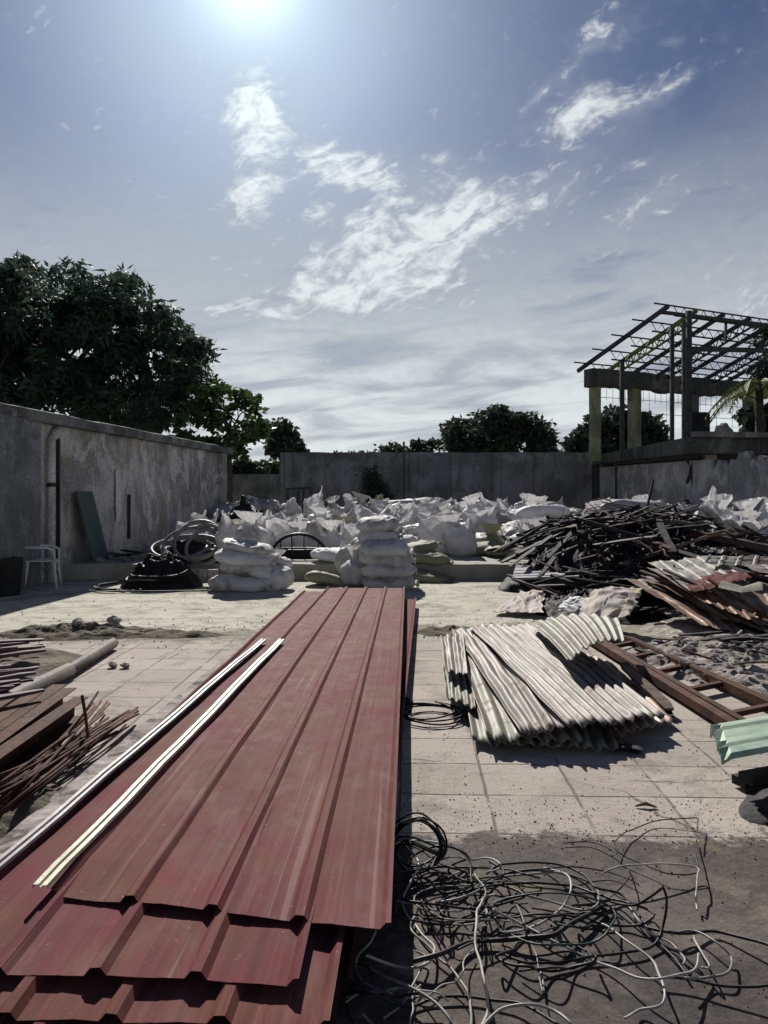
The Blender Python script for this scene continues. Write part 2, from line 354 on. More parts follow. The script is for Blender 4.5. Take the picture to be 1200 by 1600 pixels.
# ------------------------------------------------------------------ ground
gm = bpy.data.materials.new('yard_ground'); gm.use_nodes = True; t = NT(gm.node_tree); t.n.clear()
o_ = t.new('ShaderNodeOutputMaterial'); b_ = t.new('ShaderNodeBsdfPrincipled'); t.link(b_.outputs[0], o_.inputs[0])
v = t.new('ShaderNodeTexCoord').outputs['Object']
s_ = t.new('ShaderNodeSeparateXYZ'); t.link(v, s_.inputs[0]); gx, gy = s_.outputs[0], s_.outputs[1]
vr = t.map(v, rot=(0, 0, R(2.0)))
wob = t.noise(v, 3, 3, .5)
s2 = t.new('ShaderNodeSeparateXYZ'); t.link(vr, s2.inputs[0])
def grout(val, off, sp, wd):
    q = t.m('ADD', t.m('ADD', val, off + 44.0), t.m('MULTIPLY', t.m('SUBTRACT', wob, .5), .03))
    fr = t.m('FRACT', t.m('DIVIDE', q, sp)); d = t.m('ABSOLUTE', t.m('SUBTRACT', fr, .5))
    return t.sstep(d, .5 - wd / sp, .5 - wd * .3 / sp)
gl = t.m('MAXIMUM', grout(s2.outputs[0], .06, .44, .011), grout(s2.outputs[1], .12, .44, .011))
brk = t.sstep(t.noise(v, 2.1, 4, .6), .36, .52)
gl = t.m('MULTIPLY', gl, t.m('MAXIMUM', brk, .25))
big = t.noise(v, .7, 7, .6, .4); mid = t.noise(v, 3.2, 8, .68, .5); fine = t.noise(v, 26, 7, .72); grit = t.noise(v, 85, 3, .7)
strk = t.noise(t.map(v, scale=(.35, 1.6, 1)), 2.6, 8, .66, .8)
br = t.new('ShaderNodeTexWhiteNoise'); sn = t.new('ShaderNodeVectorMath', operation='SNAP'); t.link(t.map(vr, loc=(44.06, 44.12, 0)), sn.inputs[0]); sn.inputs[1].default_value = (.44, .44, 9); t.link(sn.outputs[0], br.inputs[0])
tile = t.mix(t.sstep(big, .35, .65), (.40, .34, .31), (.36, .325, .28))
tile = t.mix(.18, tile, t.ramp(br.outputs[0], [(0, .25), (1, .8)]), 'OVERLAY')
tile = t.mix(t.m('MULTIPLY', t.sstep(mid, .50, .72), .5), tile, (.17, .14, .13))
tile = t.mix(t.m('MULTIPLY', gl, .75), tile, (.085, .07, .06))
tile = t.mix(t.m('MULTIPLY', t.sstep(fine, .62, .72), .75), tile, (.07, .055, .05))
conc = t.mix(t.sstep(strk, .38, .6), (.385, .375, .30), (.48, .46, .39))
conc = t.mix(t.m('MULTIPLY', t.sstep(mid, .5, .62), .65), conc, (.20, .19, .15))
conc = t.mix(t.m('MULTIPLY', t.sstep(strk, .55, .66), .8), conc, (.12, .11, .09))
conc = t.mix(.35, conc, t.ramp(fine, [(.3, .2), (.7, .9)]), 'OVERLAY')
cz = t.sstep(t.m('ADD', gy, t.m('MULTIPLY', t.m('SUBTRACT', mid, .5), 1.6)), 7.7, 8.1)
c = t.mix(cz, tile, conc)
# packed dirt band across the edge between the tiles and the old slab
dd = t.m('ABSOLUTE', t.m('SUBTRACT', t.m('ADD', gy, t.m('MULTIPLY', gx, -.10)), 8.35))
dband = t.m('MULTIPLY', t.sstep(t.m('ADD', t.m('MULTIPLY', dd, -1.0), t.m('MULTIPLY', mid, 1.6)), .25, .75), .8)
c = t.mix(dband, c, t.mix(fine, (.09, .075, .055), (.19, .165, .12)))
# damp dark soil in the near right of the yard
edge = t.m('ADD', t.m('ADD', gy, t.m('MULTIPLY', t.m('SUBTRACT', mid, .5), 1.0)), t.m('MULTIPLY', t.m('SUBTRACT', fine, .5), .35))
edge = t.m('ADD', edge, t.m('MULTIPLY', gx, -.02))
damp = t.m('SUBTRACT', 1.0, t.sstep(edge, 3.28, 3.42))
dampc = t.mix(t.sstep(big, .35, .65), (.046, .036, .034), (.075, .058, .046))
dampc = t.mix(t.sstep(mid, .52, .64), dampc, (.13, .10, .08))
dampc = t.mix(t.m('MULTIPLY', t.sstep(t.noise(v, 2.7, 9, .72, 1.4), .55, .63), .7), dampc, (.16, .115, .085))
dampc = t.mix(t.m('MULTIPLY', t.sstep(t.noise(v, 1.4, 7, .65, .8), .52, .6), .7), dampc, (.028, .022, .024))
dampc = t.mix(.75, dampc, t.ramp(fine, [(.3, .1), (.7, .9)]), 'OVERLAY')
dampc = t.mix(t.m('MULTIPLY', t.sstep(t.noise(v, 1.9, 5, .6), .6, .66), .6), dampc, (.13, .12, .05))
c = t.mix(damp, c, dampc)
stn = t.noise(v, 1.15, 9, .7, 1.0); c = t.mix(t.m('MULTIPLY', t.sstep(stn, .52, .64), .6), c, (.14, .12, .10))
vo = t.new('ShaderNodeTexVoronoi', feature='DISTANCE_TO_EDGE'); vo.inputs['Scale'].default_value = .85; wv = t.new('ShaderNodeVectorMath', operation='MULTIPLY_ADD'); nz3 = t.new('ShaderNodeTexNoise'); nz3.inputs['Scale'].default_value = 3.5; nz3.inputs['Detail'].default_value = 6; t.link(v, nz3.inputs['Vector']); t.link(nz3.outputs[1], wv.inputs[0]); wv.inputs[1].default_value = (.35, .35, .0); t.link(v, wv.inputs[2]); t.link(wv.outputs[0], vo.inputs['Vector'])
crk = t.m('MULTIPLY', t.m('SUBTRACT', 1.0, t.sstep(vo.outputs['Distance'], .0, .008)), t.sstep(t.noise(v, .9, 3, .5), .48, .56))
c = t.mix(t.m('MULTIPLY', crk, .8), c, (.05, .042, .036))
c = t.mix(.35, c, t.ramp(grit, [(.3, .2), (.7, .85)]), 'OVERLAY')
far = t.sstep(gy, 31, 33)
c = t.mix(far, c, (.08, .09, .045))
t.link(c, b_.inputs['Base Color'])
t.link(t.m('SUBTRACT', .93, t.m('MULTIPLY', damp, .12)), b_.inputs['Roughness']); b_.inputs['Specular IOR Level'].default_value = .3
bn = t.new('ShaderNodeBump'); bn.inputs['Strength'].default_value = .7; bn.inputs['Distance'].default_value = .02
hh = t.m('ADD', t.m('MULTIPLY', mid, .8), t.m('MULTIPLY', fine, .5)); hh = t.m('SUBTRACT', hh, t.m('MULTIPLY', t.m('MULTIPLY', gl, .35), t.m('SUBTRACT', 1.0, damp)))
hh = t.m('ADD', hh, t.m('MULTIPLY', cz, t.m('MULTIPLY', strk, 1.2)))
t.link(hh, bn.inputs['Height']); t.link(bn.outputs[0], b_.inputs['Normal'])
mb = MB(); mb.add([(-900, -300, 0), (900, -300, 0), (900, 1500, 0), (-900, 1500, 0)], [(0, 1, 2, 3)])
tag(mb.build('ground', gm), kind='structure')

def lwx(Y): return -7.05 + .105 * Y      # inner face of the left wall
def fbm(x, y, z=0, o=4): return noise.fractal(Vector((x, y, z)), 1.0, 2.0, o)

PZ = .27
# raised platform with a rough lip
mb = MB()
def pf(u, v_):
    x = -6 + u * 16; y = 13.45 + v_ * 18
    return (x, y + (0.05 * fbm(x * 1.2, 3.1) if v_ == 0 else 0), PZ + .012 * fbm(x * 1.5, y * 1.5))
mb.grid(pf, 90, 60)
mb.grid(lambda u, v_: ((-6 + u * 16), 13.45 + .05 * fbm((-6 + u * 16) * 1.2, 3.1) + (.03 * (1 - v_) if v_ < 1 else 0) - .0 , -.02 + v_ * (PZ + .02 + .012 * fbm((-6 + u * 16) * 1.5, 13.45 * 1.5))), 90, 3)
tag(mb.build('raised_platform', M['platform'], smooth=False), kind='structure')

# ------------------------------------------------------------------ left wall
lw = thing('boundary_wall', 'stained plaster boundary wall with concrete coping below the large dark tree', 'wall', (lwx(16), 16, 0))
mb = MB(); Y0, Y1, ZT = 6.5, 22.6, 2.68
def lwf(u, v_):
    Y = Y0 + (Y1 - Y0) * u; return (lwx(Y) + .012 * fbm(Y * .7, v_ * 3), Y, v_ * ZT)
mb.grid(lwf, 80, 16)
mb.hexa([(lwx(Y0) - .22, Y0, 0), (lwx(Y0) - .02, Y0, 0), (lwx(Y1) - .02, Y1, 0), (lwx(Y1) - .22, Y1, 0), (lwx(Y0) - .22, Y0, ZT), (lwx(Y0) - .02, Y0, ZT), (lwx(Y1) - .02, Y1, ZT), (lwx(Y1) - .22, Y1, ZT)])
mb.build('wall_face', M['plaster_left'], lw)
mb = MB()
NS = 60
def cop(Y, k):
    e = .03 * fbm(Y * 1.3, k * 7.7)
    return e
ring = []
for i in range(NS + 1):
    Y = Y0 + (Y1 - Y0 + .1) * i / NS; x = lwx(Y)
    zt = ZT + .19 + .02 * fbm(Y * 1.1, 9); xo = x + .20 + .025 * fbm(Y * 2.1, 4)
    ring.append([(x - .3, Y, ZT + .002), (xo - .02, Y, ZT + .002 + .02 * fbm(Y * 2, 1)), (xo, Y, ZT + .07), (xo - .03, Y, zt - .02), (xo - .10, Y, zt), (x - .3, Y, zt)])
b0 = 0
for rg in ring: mb.v += rg
for i in range(NS):
    for k in range(6):
        k2 = (k + 1) % 6; mb.f.append((i * 6 + k, (i + 1) * 6 + k, (i + 1) * 6 + k2, i * 6 + k2))
mb.f.append(tuple(range(6))); mb.f.append(tuple(range(NS * 6, NS * 6 + 6))[::-1])
mb.build('coping', M['old_concrete'], lw)
for Y in (12.6,):
    mb = MB(); mb.box(lwx(Y) + .002, lwx(Y) + .10, Y - 1.6, Y, 0, ZT - .001); mb.build('pilaster', M['concrete_far'], lw)
for Y in (21.9,):
    mb = MB(); mb.box(lwx(Y) + .002, lwx(Y) + .14, Y, Y + .65, PZ, ZT - .001); mb.build('pilaster', M['plaster_right'], lw)
for Y, hgt, wd in ((15.6, 1.05, .16),):
    mb = MB(); mb.grid(lambda u, v_: (lwx(Y) + .02, Y + (u - .5) * wd * 2.2 * (1 - .3 * (1 - v_) * (.5 + fbm(v_ * 5, u))), .95 + v_ * hgt), 6, 12); mb.build('plaster_patch', M['plaster_pale'], lw)
# drain pipe running down the wall
dp_ = thing('drain_pipe', 'pale patched drain pipe with a bend, running down the left wall beside the chair', 'pipe', (lwx(12.92), 12.92, 0))
mb = MB(); x = lwx(12.92) + .1
mb.tube([(x - .05, 13.2, 2.62), (x, 13.1, 2.55), (x, 12.926, 2.4), (x, 12.92, 2.2), (x, 12.92, 1.2), (x, 12.92, .02)], .065, 12); mb.build('pipe', M['plaster_pale'], dp_, smooth=True)
for z in (1.62,):
    mb = MB(); mb.tube([(x, 12.92, z), (x, 12.92, z + .07)], .075, 12); mb.build('clamp', M['dark_steel'], dp_)
mb = MB(); mb.bar((lwx(13.25) + .04, 13.25, .1), (lwx(13.25) + .04, 13.25, 2.45), .05, .05)
tag(mb.build('steel_rod', M['dark_steel'], origin=(lwx(13.25), 13.25, .1)), 'thin black steel rod standing upright against the left wall beside the drain pipe', 'rod')
mb = MB(); mb.bar((lwx(16.05) + .04, 16.05, PZ + .3), (lwx(16.05) + .04, 16.05, 1.5), .05, .05)
tag(mb.build('steel_rod', M['dark_steel'], origin=(lwx(16.05), 16.05, PZ)), 'short black rod against the left wall, right of the pale plaster patch', 'rod')
# leaning boards
def leaning_board(y, w_, h_, lean, mat, label):
    mb = MB(); x = lwx(y) + .06
    for k in range(1):
        mb.hexa([(x + lean, y - w_ / 2, PZ), (x + lean, y + w_ / 2, PZ), (x + lean + .03, y + w_ / 2, PZ), (x + lean + .03, y - w_ / 2, PZ),
                 (x, y - w_ / 2 - .1, PZ + h_), (x, y + w_ / 2 - .1, PZ + h_), (x + .03, y + w_ / 2 - .1, PZ + h_), (x + .03, y - w_ / 2 - .1, PZ + h_)])
    return tag(mb.build('leaning_board', mat, origin=(x, y, PZ)), label, 'board')
leaning_board(14.15, .75, 1.28, .28, M['green_board'], 'dark green sheet board leaning against the left wall')

# ------------------------------------------------------------------ far wall
fw = thing('far_wall', 'tall weathered grey concrete wall across the back of the yard', 'wall', (1.5, 30, 0))
mb = MB(); xa, xb, zt = -4.05, 8.2, 3.13
mb.grid(lambda u, v_: (xa + (xb - xa) * u, 30 + .01 * fbm(u * 20, v_ * 5), v_ * (zt + .03 * fbm(u * 14, 2) * (v_ > .99))), 120, 10)
mb.box(xa, xb, 30.03, 30.25, 0, zt - .03); mb.build('wall_face', M['concrete_far'], fw)
for k in range(8):
    x = xa + .2 + k * 1.62; mb = MB(); mb.box(x, x + .28, 29.9, 29.995, 0, zt - .02); mb.build('pier', M['concrete_far'], fw)
mb = MB(); mb.box(-7.2, -4.06, 30.1, 30.3, 0, 2.28)
tag(mb.build('low_far_wall', M['old_concrete'], origin=(-5.5, 30.2, 0)), 'lower wall section at the back left, between the left wall and the tall far wall', 'wall')
# soot patch on the far wall is a creeper
# ------------------------------------------------------------------ right wall
rw = thing('right_wall', 'pale plastered boundary wall with broken jagged top on the right', 'wall', (9, 24, 0))
A, B = Vector((8.15, 29.6, 0)), Vector((11.2, 14.5, 0))
def rtop(u):
    D = A.y + (B.y - A.y) * u
    if u < .48: return 2.52
    z = 2.42 + .35 * fbm(u * 42, 1.5, 0, 4) + .45 * (u - .48)
    return min(3.05, max(2.1, z))
mb = MB(); mb.grid(lambda u, v_: ((A + (B - A) * u).x + .01 * fbm(u * 20, v_ * 4), (A + (B - A) * u).y, v_ * rtop(u)), 260, 8)
mb.build('wall_face', M['plaster_right'], rw)
mb = MB(); mb.grid(lambda u, v_: ((A + (B - A) * u).x + .18, (A + (B - A) * u).y, v_ * (rtop(u) - .02)), 260, 2)
mb.grid(lambda u, v_: ((A + (B - A) * u).x + .18 * v_, (A + (B - A) * u).y, rtop(u) - .02 * v_), 260, 1)
mb.build('wall_back', M['old_concrete'], rw)

# ------------------------------------------------------------------ ruined building
bld = thing('ruined_building', 'burnt out concrete building frame with a bare steel roof on the right', 'building', (9, 27, 0))
# slab edge (upper floor) : far end to near corner, then across to the right
zs = 2.95
s0, s1, s2_ = Vector((7.9, 29.2, 0)), Vector((9.05, 22.9, 0)), Vector((19, 24.0, 0)); s3 = Vector((19, 34, 0)); s4 = Vector((8.4, 31.5, 0))
pts = [s0, s1, s2_, s3, s4]
def prism(mb, pts, z0, z1):
    n = len(pts); b = len(mb.v)
    zz0 = z0 if isinstance(z0, list) else [z0] * n; zz1 = z1 if isinstance(z1, list) else [z1] * n
    mb.v += [(p.x, p.y, zz0[i]) for i, p in enumerate(pts)] + [(p.x, p.y, zz1[i]) for i, p in enumerate(pts)]
    mb.f.append(tuple(range(b + n, b + 2 * n))); mb.f.append(tuple(range(b, b + n))[::-1])
    for i in range(n): j = (i + 1) % n; mb.f.append((b + i, b + j, b + n + j, b + n + i))
mb = MB(); prism(mb, pts, [2.62, 2.72, 2.72, 2.7, 2.65], [2.95, 3.2, 3.14, 3.1, 3.0]); mb.build('floor_slab', M['burnt_concrete'], bld)
mb = MB(); prism(mb, [s0 + Vector((.4, 0, 0)), s1 + Vector((.35, .5, 0)), s2_ + Vector((0, .5, 0)), s2_ + Vector((0, .8, 0)), s1 + Vector((.65, .8, 0)), s0 + Vector((.7, .2, 0))], 0, 2.6); mb.build('ground_floor_wall', M['charred'], bld)
mb = MB(); mb.box(9.75, 10.1, 23.3, 23.6, 0, 2.7); mb.build('corner_pier', M['ply'], bld)
mb = MB(); mb.bar((9.2, 22.86, 3.28), (19, 23.9, 3.22), .3, .16); mb.build('parapet', M['old_concrete'], bld)
# columns and ring beam behind
ub = Vector((math.cos(R(26)), math.sin(R(26)), 0)); vb = Vector((math.sin(R(26)), -math.cos(R(26)), 0))
E0 = P(928, 700, 28); E0.z = 0
def bp(u, v_, z): q = E0 + ub * u + vb * v_; q.z = z; return q
for k, (u, w_) in enumerate(((0.05, .32), (1.95, .42), (4.95, .48), (8.2, .45))):
    mb = MB(); n = 14; b = len(mb.v)
    for j in range(n + 1):
        z = 2.7 + j * (5.75 - 2.7) / n; r1 = 1 + .12 * fbm(j * .7, k * 9.1); r2 = 1 + .12 * fbm(j * .7, k * 5.3 + 3)
        for (a, c_) in ((-1, -1), (1, -1), (1, 1), (-1, 1)):
            q = bp(u + a * w_ / 2 * (r1 if a > 0 else r2), c_ * .14, z); mb.v.append(tuple(q))
    for j in range(n):
        for i in range(4): i2 = (i + 1) % 4; mb.f.append((b + j * 4 + i, b + j * 4 + i2, b + j * 4 + 4 + i2, b + j * 4 + 4 + i))
    mb.build('column', M['mossy_paint'] if k in (0, 1) else M['old_concrete'], bld)
mb = MB(); nb = 60; b = 0
for j in range(nb + 1):
    u = -.25 + j * 9.3 / nb; ragged = .10 * fbm(u * 1.6, 2.2); zb = 5.42 + ragged + .04 * u * 0
    for (c_, z) in ((-.25, zb), (.25, zb + .02), (.25, 6.05 + .04 * fbm(u * 2, 7)), (-.25, 6.05)):
        mb.v.append(tuple(bp(u, c_, z)))
for j in range(nb):
    for i in range(4): i2 = (i + 1) % 4; mb.f.append((j * 4 + i, j * 4 + i2, j * 4 + 4 + i2, j * 4 + 4 + i))
mb.f.append((0, 1, 2, 3)); mb.f.append(tuple(nb * 4 + k for k in (3, 2, 1, 0))); mb.build('ring_beam', M['burnt_concrete'], bld)
# broken wall stubs on the upper floor, window rails
mb = MB(); prism(mb, [bp(3.2, 1.4, 0), bp(4.1, 1.4, 0), bp(4.1, 1.6, 0), bp(3.2, 1.6, 0)], 3.0, [4.5, 4.55, 4.5, 4.5]); mb.build('broken_wall', M['charred'], bld)
def stub(u0, u1, vv, prof):
    mb = MB(); n = 20; 
    for j in range(n + 1):
        u = u0 + (u1 - u0) * j / n; z = 3.0 + prof(j / n) + .12 * fbm(j * .8, u0 * 3)
        mb.v += [tuple(bp(u, vv, 3.0)), tuple(bp(u, vv, z)), tuple(bp(u, vv + .18, z)), tuple(bp(u, vv + .18, 3.0))]
    for j in range(n):
        for i in range(4): i2 = (i + 1) % 4; mb.f.append((j * 4 + i, j * 4 + i2, j * 4 + 4 + i2, j * 4 + 4 + i))
    mb.f += [(0, 1, 2, 3), tuple(n * 4 + k for k in (3, 2, 1, 0))]; mb.build('broken_wall', M['plaster_right'], bld)
stub(4.6, 7.3, 1.2, lambda s: .5 + .9 * max(0, math.sin(s * 6.5)) * (1 - s) )
mb = MB()
for z in (4.55, 5.05): mb.bar(bp(0, 0, z), bp(8.5, 0, z), .018, .018)
for k in range(28): mb.bar(bp(.3 * k, 0, 4.95 if k % 3 else 4.2), bp(.3 * k, 0, 5.42), .012, .012)
mb.build('hanging_rods', M['dark_steel'], bld)
mb = MB(); mb.bar(bp(3.9, 3.0, 4.35), bp(9, 3.0, 4.35), .07, .07); mb.bar(bp(3.9, 3.0, 3.62), bp(9, 3.0, 3.62), .06, .06)
for k in (5.2, 6.6, 8.2): mb.bar(bp(k, 3.0, 3.05), bp(k, 3.0, 4.35), .1, .1)
mb.build('railing', M['dark_steel'], bld)
# steel roof : rises from the ring beam toward the yard
slope = 1.32 / 3.95; VR = 3.95; ZE = 6.12
def rp(u, v_, dz=0): return bp(u, v_, ZE + slope * v_ + dz)
for k in range(9):
    u = -.45 + k * 1.25
    mb = MB(); mb.bar(rp(u, -.35), rp(u, VR), .09, .13)
    rf = mb.build('rafter', M['green_steel'] if k == 1 else M['dark_steel'], bld)
    if k in (1, 3, 5):
        mb = MB(); mb.bar(rp(u + .02, .3, -.32), rp(u + .02, VR, -.32), .06, .06)
        for j in range(13):
            a = .3 + j * .28; mb.bar(rp(u, a, -.30), rp(u, a + .14, -.02), .025, .025); mb.bar(rp(u, a + .14, -.02), rp(u, a + .28, -.30), .025, .025)
        mb.build('lattice', M['green_steel'] if k == 1 else M['dark_steel'], rf)
for j, v_ in enumerate((.05, 1.0, 1.95, 2.9, 3.85)):
    mb = MB(); mb.bar(rp(-.95, v_, .09), rp(10.2, v_, .09), .035, .045); mb.bar(rp(-.1, v_ + .02, -.22), rp(10.2, v_ + .02, -.22), .04, .05)
    for k in range(46):
        a = -.1 + k * .22; d0, d1 = (-.20, .07) if k % 2 else (.07, -.20); mb.bar(rp(a, v_, d0), rp(a + .22, v_, d1), .018, .018)
    mb.build('purlin', M['dark_steel'], bld)
for px_, D, py0, py1, w_ in ((1050, 24.3, 690, 512, .11), (1076, 23.6, 690, 486, .15), (1068, 23.4, 690, 500, .09), (972, 26.3, 705, 565, .13), (1134, 25.4, 536, 505, .07)):
    mb = MB(); p0 = P(px_, py0, D); p1 = P(px_, py1, D)
    if py0 == 690: p0.z = 2.9
    if py0 == 705: p0.z = 2.8
    mb.bar(p0, p1, w_, w_); mb.build('post', M['dark_steel'], bld)
mb = MB(); mb.bar(P(1035, 488, 24.2), P(1200, 508, 25.8), .10, .10); mb.bar(P(1070, 545, 24.2), P(1215, 548, 25.4), .12, .14); mb.build('ridge_beam', M['dark_steel'], bld)
# fall-side posts at the far corner
for px_, y0, mt in ((928, 600, 'old_concrete'), (934, 690, 'dark_steel')):
    D = 29.3; mb = MB(); top = P(px_, y0, D); mb.bar((top.x, D, .2), top, .10, .10)
    tag(mb.build('corner_post', M['dark_steel'], origin=(top.x, D, 0)), 'tall rusty steel post at the far right corner, the higher one' if y0 == 600 else 'shorter steel post at the far right corner', 'post')
mb = MB(); q = P(974, 720, 26.2); mb.bar((q.x - .25, 26.2, .3), (q.x - .25, 26.2, q.z), .06, .06)
tag(mb.build('wall_cable', M['cable_black'], origin=(q.x, 26.2, 0)), 'thin dark conduit on the right wall below the slab', 'conduit')
mb = MB(); q = P(631, 690, 25.5); mb.tube([(q.x, 25.5, PZ), (q.x, 25.5, q.z)], .035, 8)
tag(mb.build('thin_pole', M['dark_steel'], origin=(q.x, 25.5, PZ)), 'thin dark pole standing among the sacks before the far wall', 'pole')
# ladder-like steel frame
fr = thing('metal_rack', 'small dark upright steel rack among the sacks before the far wall', 'frame', (-2.8, 25, PZ))
for px_ in (449, 466, 474, 486):
    q = P(px_, 762 + (px_ == 466) * 4, 25); mb = MB(); mb.bar((q.x, 25, PZ), q, .09, .09); mb.build('upright', M['dark_steel'], fr)
q = P(449, 764, 25); q2 = P(486, 762, 25); mb = MB(); mb.bar(q, q2, .07, .07); mb.bar(q - Vector((0, 0, .45)), q2 - Vector((0, 0, .45)), .06, .06); mb.build('rail', M['dark_steel'], fr)

# ------------------------------------------------------------------ trees
rng = np.random.default_rng(5)
def inpoly(x, y, poly):
    c = False; n = len(poly); j = n - 1
    for i in range(n):
        xi, yi = poly[i]; xj, yj = poly[j]
        if (yi > y) != (yj > y) and x < (xj - xi) * (y - yi) / (yj - yi) + xi: c = not c
        j = i
    return c
def leaves_mesh(name, centers, mat, parent, L, W, droop=.5, parentloc=None, kind='quad'):
    n = len(centers); c = np.asarray(centers, dtype=np.float64)
    d = rng.normal(size=(n, 3)); d[:, 2] = d[:, 2] * .6 - droop; d /= np.linalg.norm(d, axis=1)[:, None]
    r = rng.normal(size=(n, 3)); s = np.cross(d, r); s /= np.linalg.norm(s, axis=1)[:, None] + 1e-9
    ln = (L * rng.uniform(.6, 1.3, n))[:, None]; wd = (W * rng.uniform(.7, 1.2, n))[:, None]
    nrm = np.cross(d, s)
    v0 = c; v1 = c + d * ln * .45 + s * wd * .5 + nrm * wd * .12; v2 = c + d * ln; v3 = c + d * ln * .45 - s * wd * .5 + nrm * wd * .12
    V = np.stack([v0, v1, v2, v3], 1).reshape(-1, 3) - np.array(ORG[parent.name])
    me = bpy.data.meshes.new(name); me.vertices.add(4 * n); me.vertices.foreach_set('co', V.ravel())
    me.loops.add(4 * n); me.loops.foreach_set('vertex_index', np.arange(4 * n, dtype=np.int32))
    me.polygons.add(n); me.polygons.foreach_set('loop_start', np.arange(0, 4 * n, 4, dtype=np.int32)); me.polygons.foreach_set('loop_total', np.full(n, 4, dtype=np.int32))
    me.update(); me.validate(); me.materials.append(mat)
    o = bpy.data.objects.new(name, me); COL.objects.link(o); o.parent = parent; return o
def tree(name, label, poly, D, depth, nclump, rad, per, L, W, mat, trunks, droop=.5, group=None, gap=0.0, cat='tree'):
    xs = [p[0] for p in poly]; ys = [p[1] for p in poly]; cx = sum(xs) / len(xs); cy = sum(ys) / len(ys)
    base = P(cx, cy, D); base.z = 0
    root = thing(name, label, cat, base, group)
    cl = []; tries = 0; hw = (max(xs) - min(xs)) / 2
    while len(cl) < nclump and tries < nclump * 60:
        tries += 1; x = rnd.uniform(min(xs), max(xs)); y = rnd.uniform(min(ys), max(ys))
        if not inpoly(x, y, poly): continue
        if noise.noise(Vector((x * .03, y * .03, D))) < gap - .5: continue
        e = 1 - min(1, ((x - cx) / hw) ** 2) ; dd = rnd.uniform(-1, 1) * depth * (.35 + .65 * math.sqrt(e)); cl.append(P(x, y, D + dd))
    C = []
    for q in cl:
        k = rnd.uniform(.6, 1.35) * rad; m = int(per * rnd.uniform(.6, 1.4))
        a = rng.normal(size=(m, 3)); a /= np.linalg.norm(a, axis=1)[:, None]; a *= (k * rng.uniform(.25, 1, m) ** .5)[:, None]; a[:, 2] *= .7
        C.append(a + np.array(q))
    leaves_mesh('crown', np.concatenate(C), mat, root, L, W, droop)
    for tr in trunks:
        mb = MB(); pts = [P(x, y, D + dz) if y < 900 else Vector((P(x, HZ, D + dz).x, D + dz, 0)) for (x, y, dz) in tr[0]]
        rs = [tr[1] * (1 - .75 * i / (len(pts) - 1)) for i in range(len(pts))]; mb.tube(pts, rs, 9)
        # limbs to nearby clumps
        for q in rnd.sample(cl, min(len(cl), tr[2])):
            a = pts[-1 - rnd.randrange(0, 2)]; mid_ = (a + q) / 2 + Vector((rnd.uniform(-.2, .2), rnd.uniform(-.3, .3), rnd.uniform(-.1, .4)))
            mb.tube([a, mid_, q], [tr[1] * .28, tr[1] * .15, tr[1] * .04], 5)
        mb.build('trunk', M['tree_bark'], root, smooth=True)
    return root
mango = [(-260, 470), (-120, 430), (-40, 415), (20, 405), (100, 412), (150, 405), (200, 425), (245, 455), (262, 490), (300, 520), (312, 560), (322, 600), (300, 640), (255, 660), (180, 665), (60, 660), (-260, 660)]
tree('mango_tree', 'huge dark dense tree towering over the left wall', mango, 29, 3.2, 350, .64, 165, .42, .105, M['leaf_mango'],
     [([(235, 1000, 0), (237, 690, 0), (232, 610, 0), (215, 540, .3), (190, 490, .5)], .48, 22), ([(205, 1000, 1), (200, 700, 1), (180, 640, 1), (140, 570, .8)], .38, 16), ([(40, 1000, 0), (40, 640, 0), (30, 520, 0)], .4, 18)], .7, gap=.40)
small = [(262, 640), (300, 610), (345, 598), (385, 612), (410, 632), (418, 660), (405, 690), (380, 704), (340, 715), (300, 712), (270, 690)]
tree('broadleaf_tree', 'smaller broad-leaved tree at the end of the left wall, lower than the huge tree', small, 25.5, 1.1, 56, .38, 40, .26, .20, M['leaf_light'],
     [([(358, 1000, 0), (358, 730, 0), (357, 680, 0), (350, 640, .1)], .14, 16)], .3, gap=.28)
tree('broadleaf_tree', 'slim dark tree rising just left of the tall far wall', [(420, 665), (445, 660), (455, 680), (452, 700), (440, 715), (425, 705), (412, 690)], 33, .6, 22, .42, 60, .3, .2, M['leaf_far'],
     [([(440, 1000, 0), (440, 735, 0), (438, 690, 0)], .16, 6)], .3, gap=.1)
tree('broadleaf_tree', 'tiny dark bushy treetop peeking over the left end of the tall far wall', [(458, 694), (468, 690), (476, 698), (470, 712), (458, 712)], 36, .4, 9, .35, 50, .28, .18, M['leaf_far'], [([(466, 1000, 0), (466, 700, 0)], .1, 3)], .2)
tree('round_tree', 'dense round dark tree standing beyond the far wall at centre right', [(702, 662), (722, 660), (742, 658), (760, 646), (790, 643), (820, 648), (838, 658), (852, 668), (856, 690), (860, 725), (705, 725), (700, 690)], 46, 2.6, 105, .60, 105, .42, .22, M['leaf_far'],
     [([(790, 1000, 0), (790, 720, 0), (792, 680, 0)], .35, 14)], .2, gap=.27)
tree('building_tree', 'dark tree seen through the open bays of the ruined building', [(895, 690), (915, 668), (935, 650), (965, 645), (990, 640), (1010, 655), (1035, 665), (1040, 690), (1030, 725), (895, 725)], 38, 1.6, 100, .55, 90, .36, .24, M['leaf_far'],
     [([(965, 1000, 0), (965, 720, 0), (970, 680, 0)], .3, 10)], .2, gap=.22)
tree('building_tree', 'dark leafy tree at the right edge behind the upper railing', [(1160, 650), (1190, 640), (1230, 620), (1280, 620), (1280, 700), (1165, 695)], 31, 1.0, 60, .45, 90, .3, .2, M['leaf_far'],
     [([(1215, 1000, 0), (1215, 680, 0)], .2, 8)], .2, gap=.1)
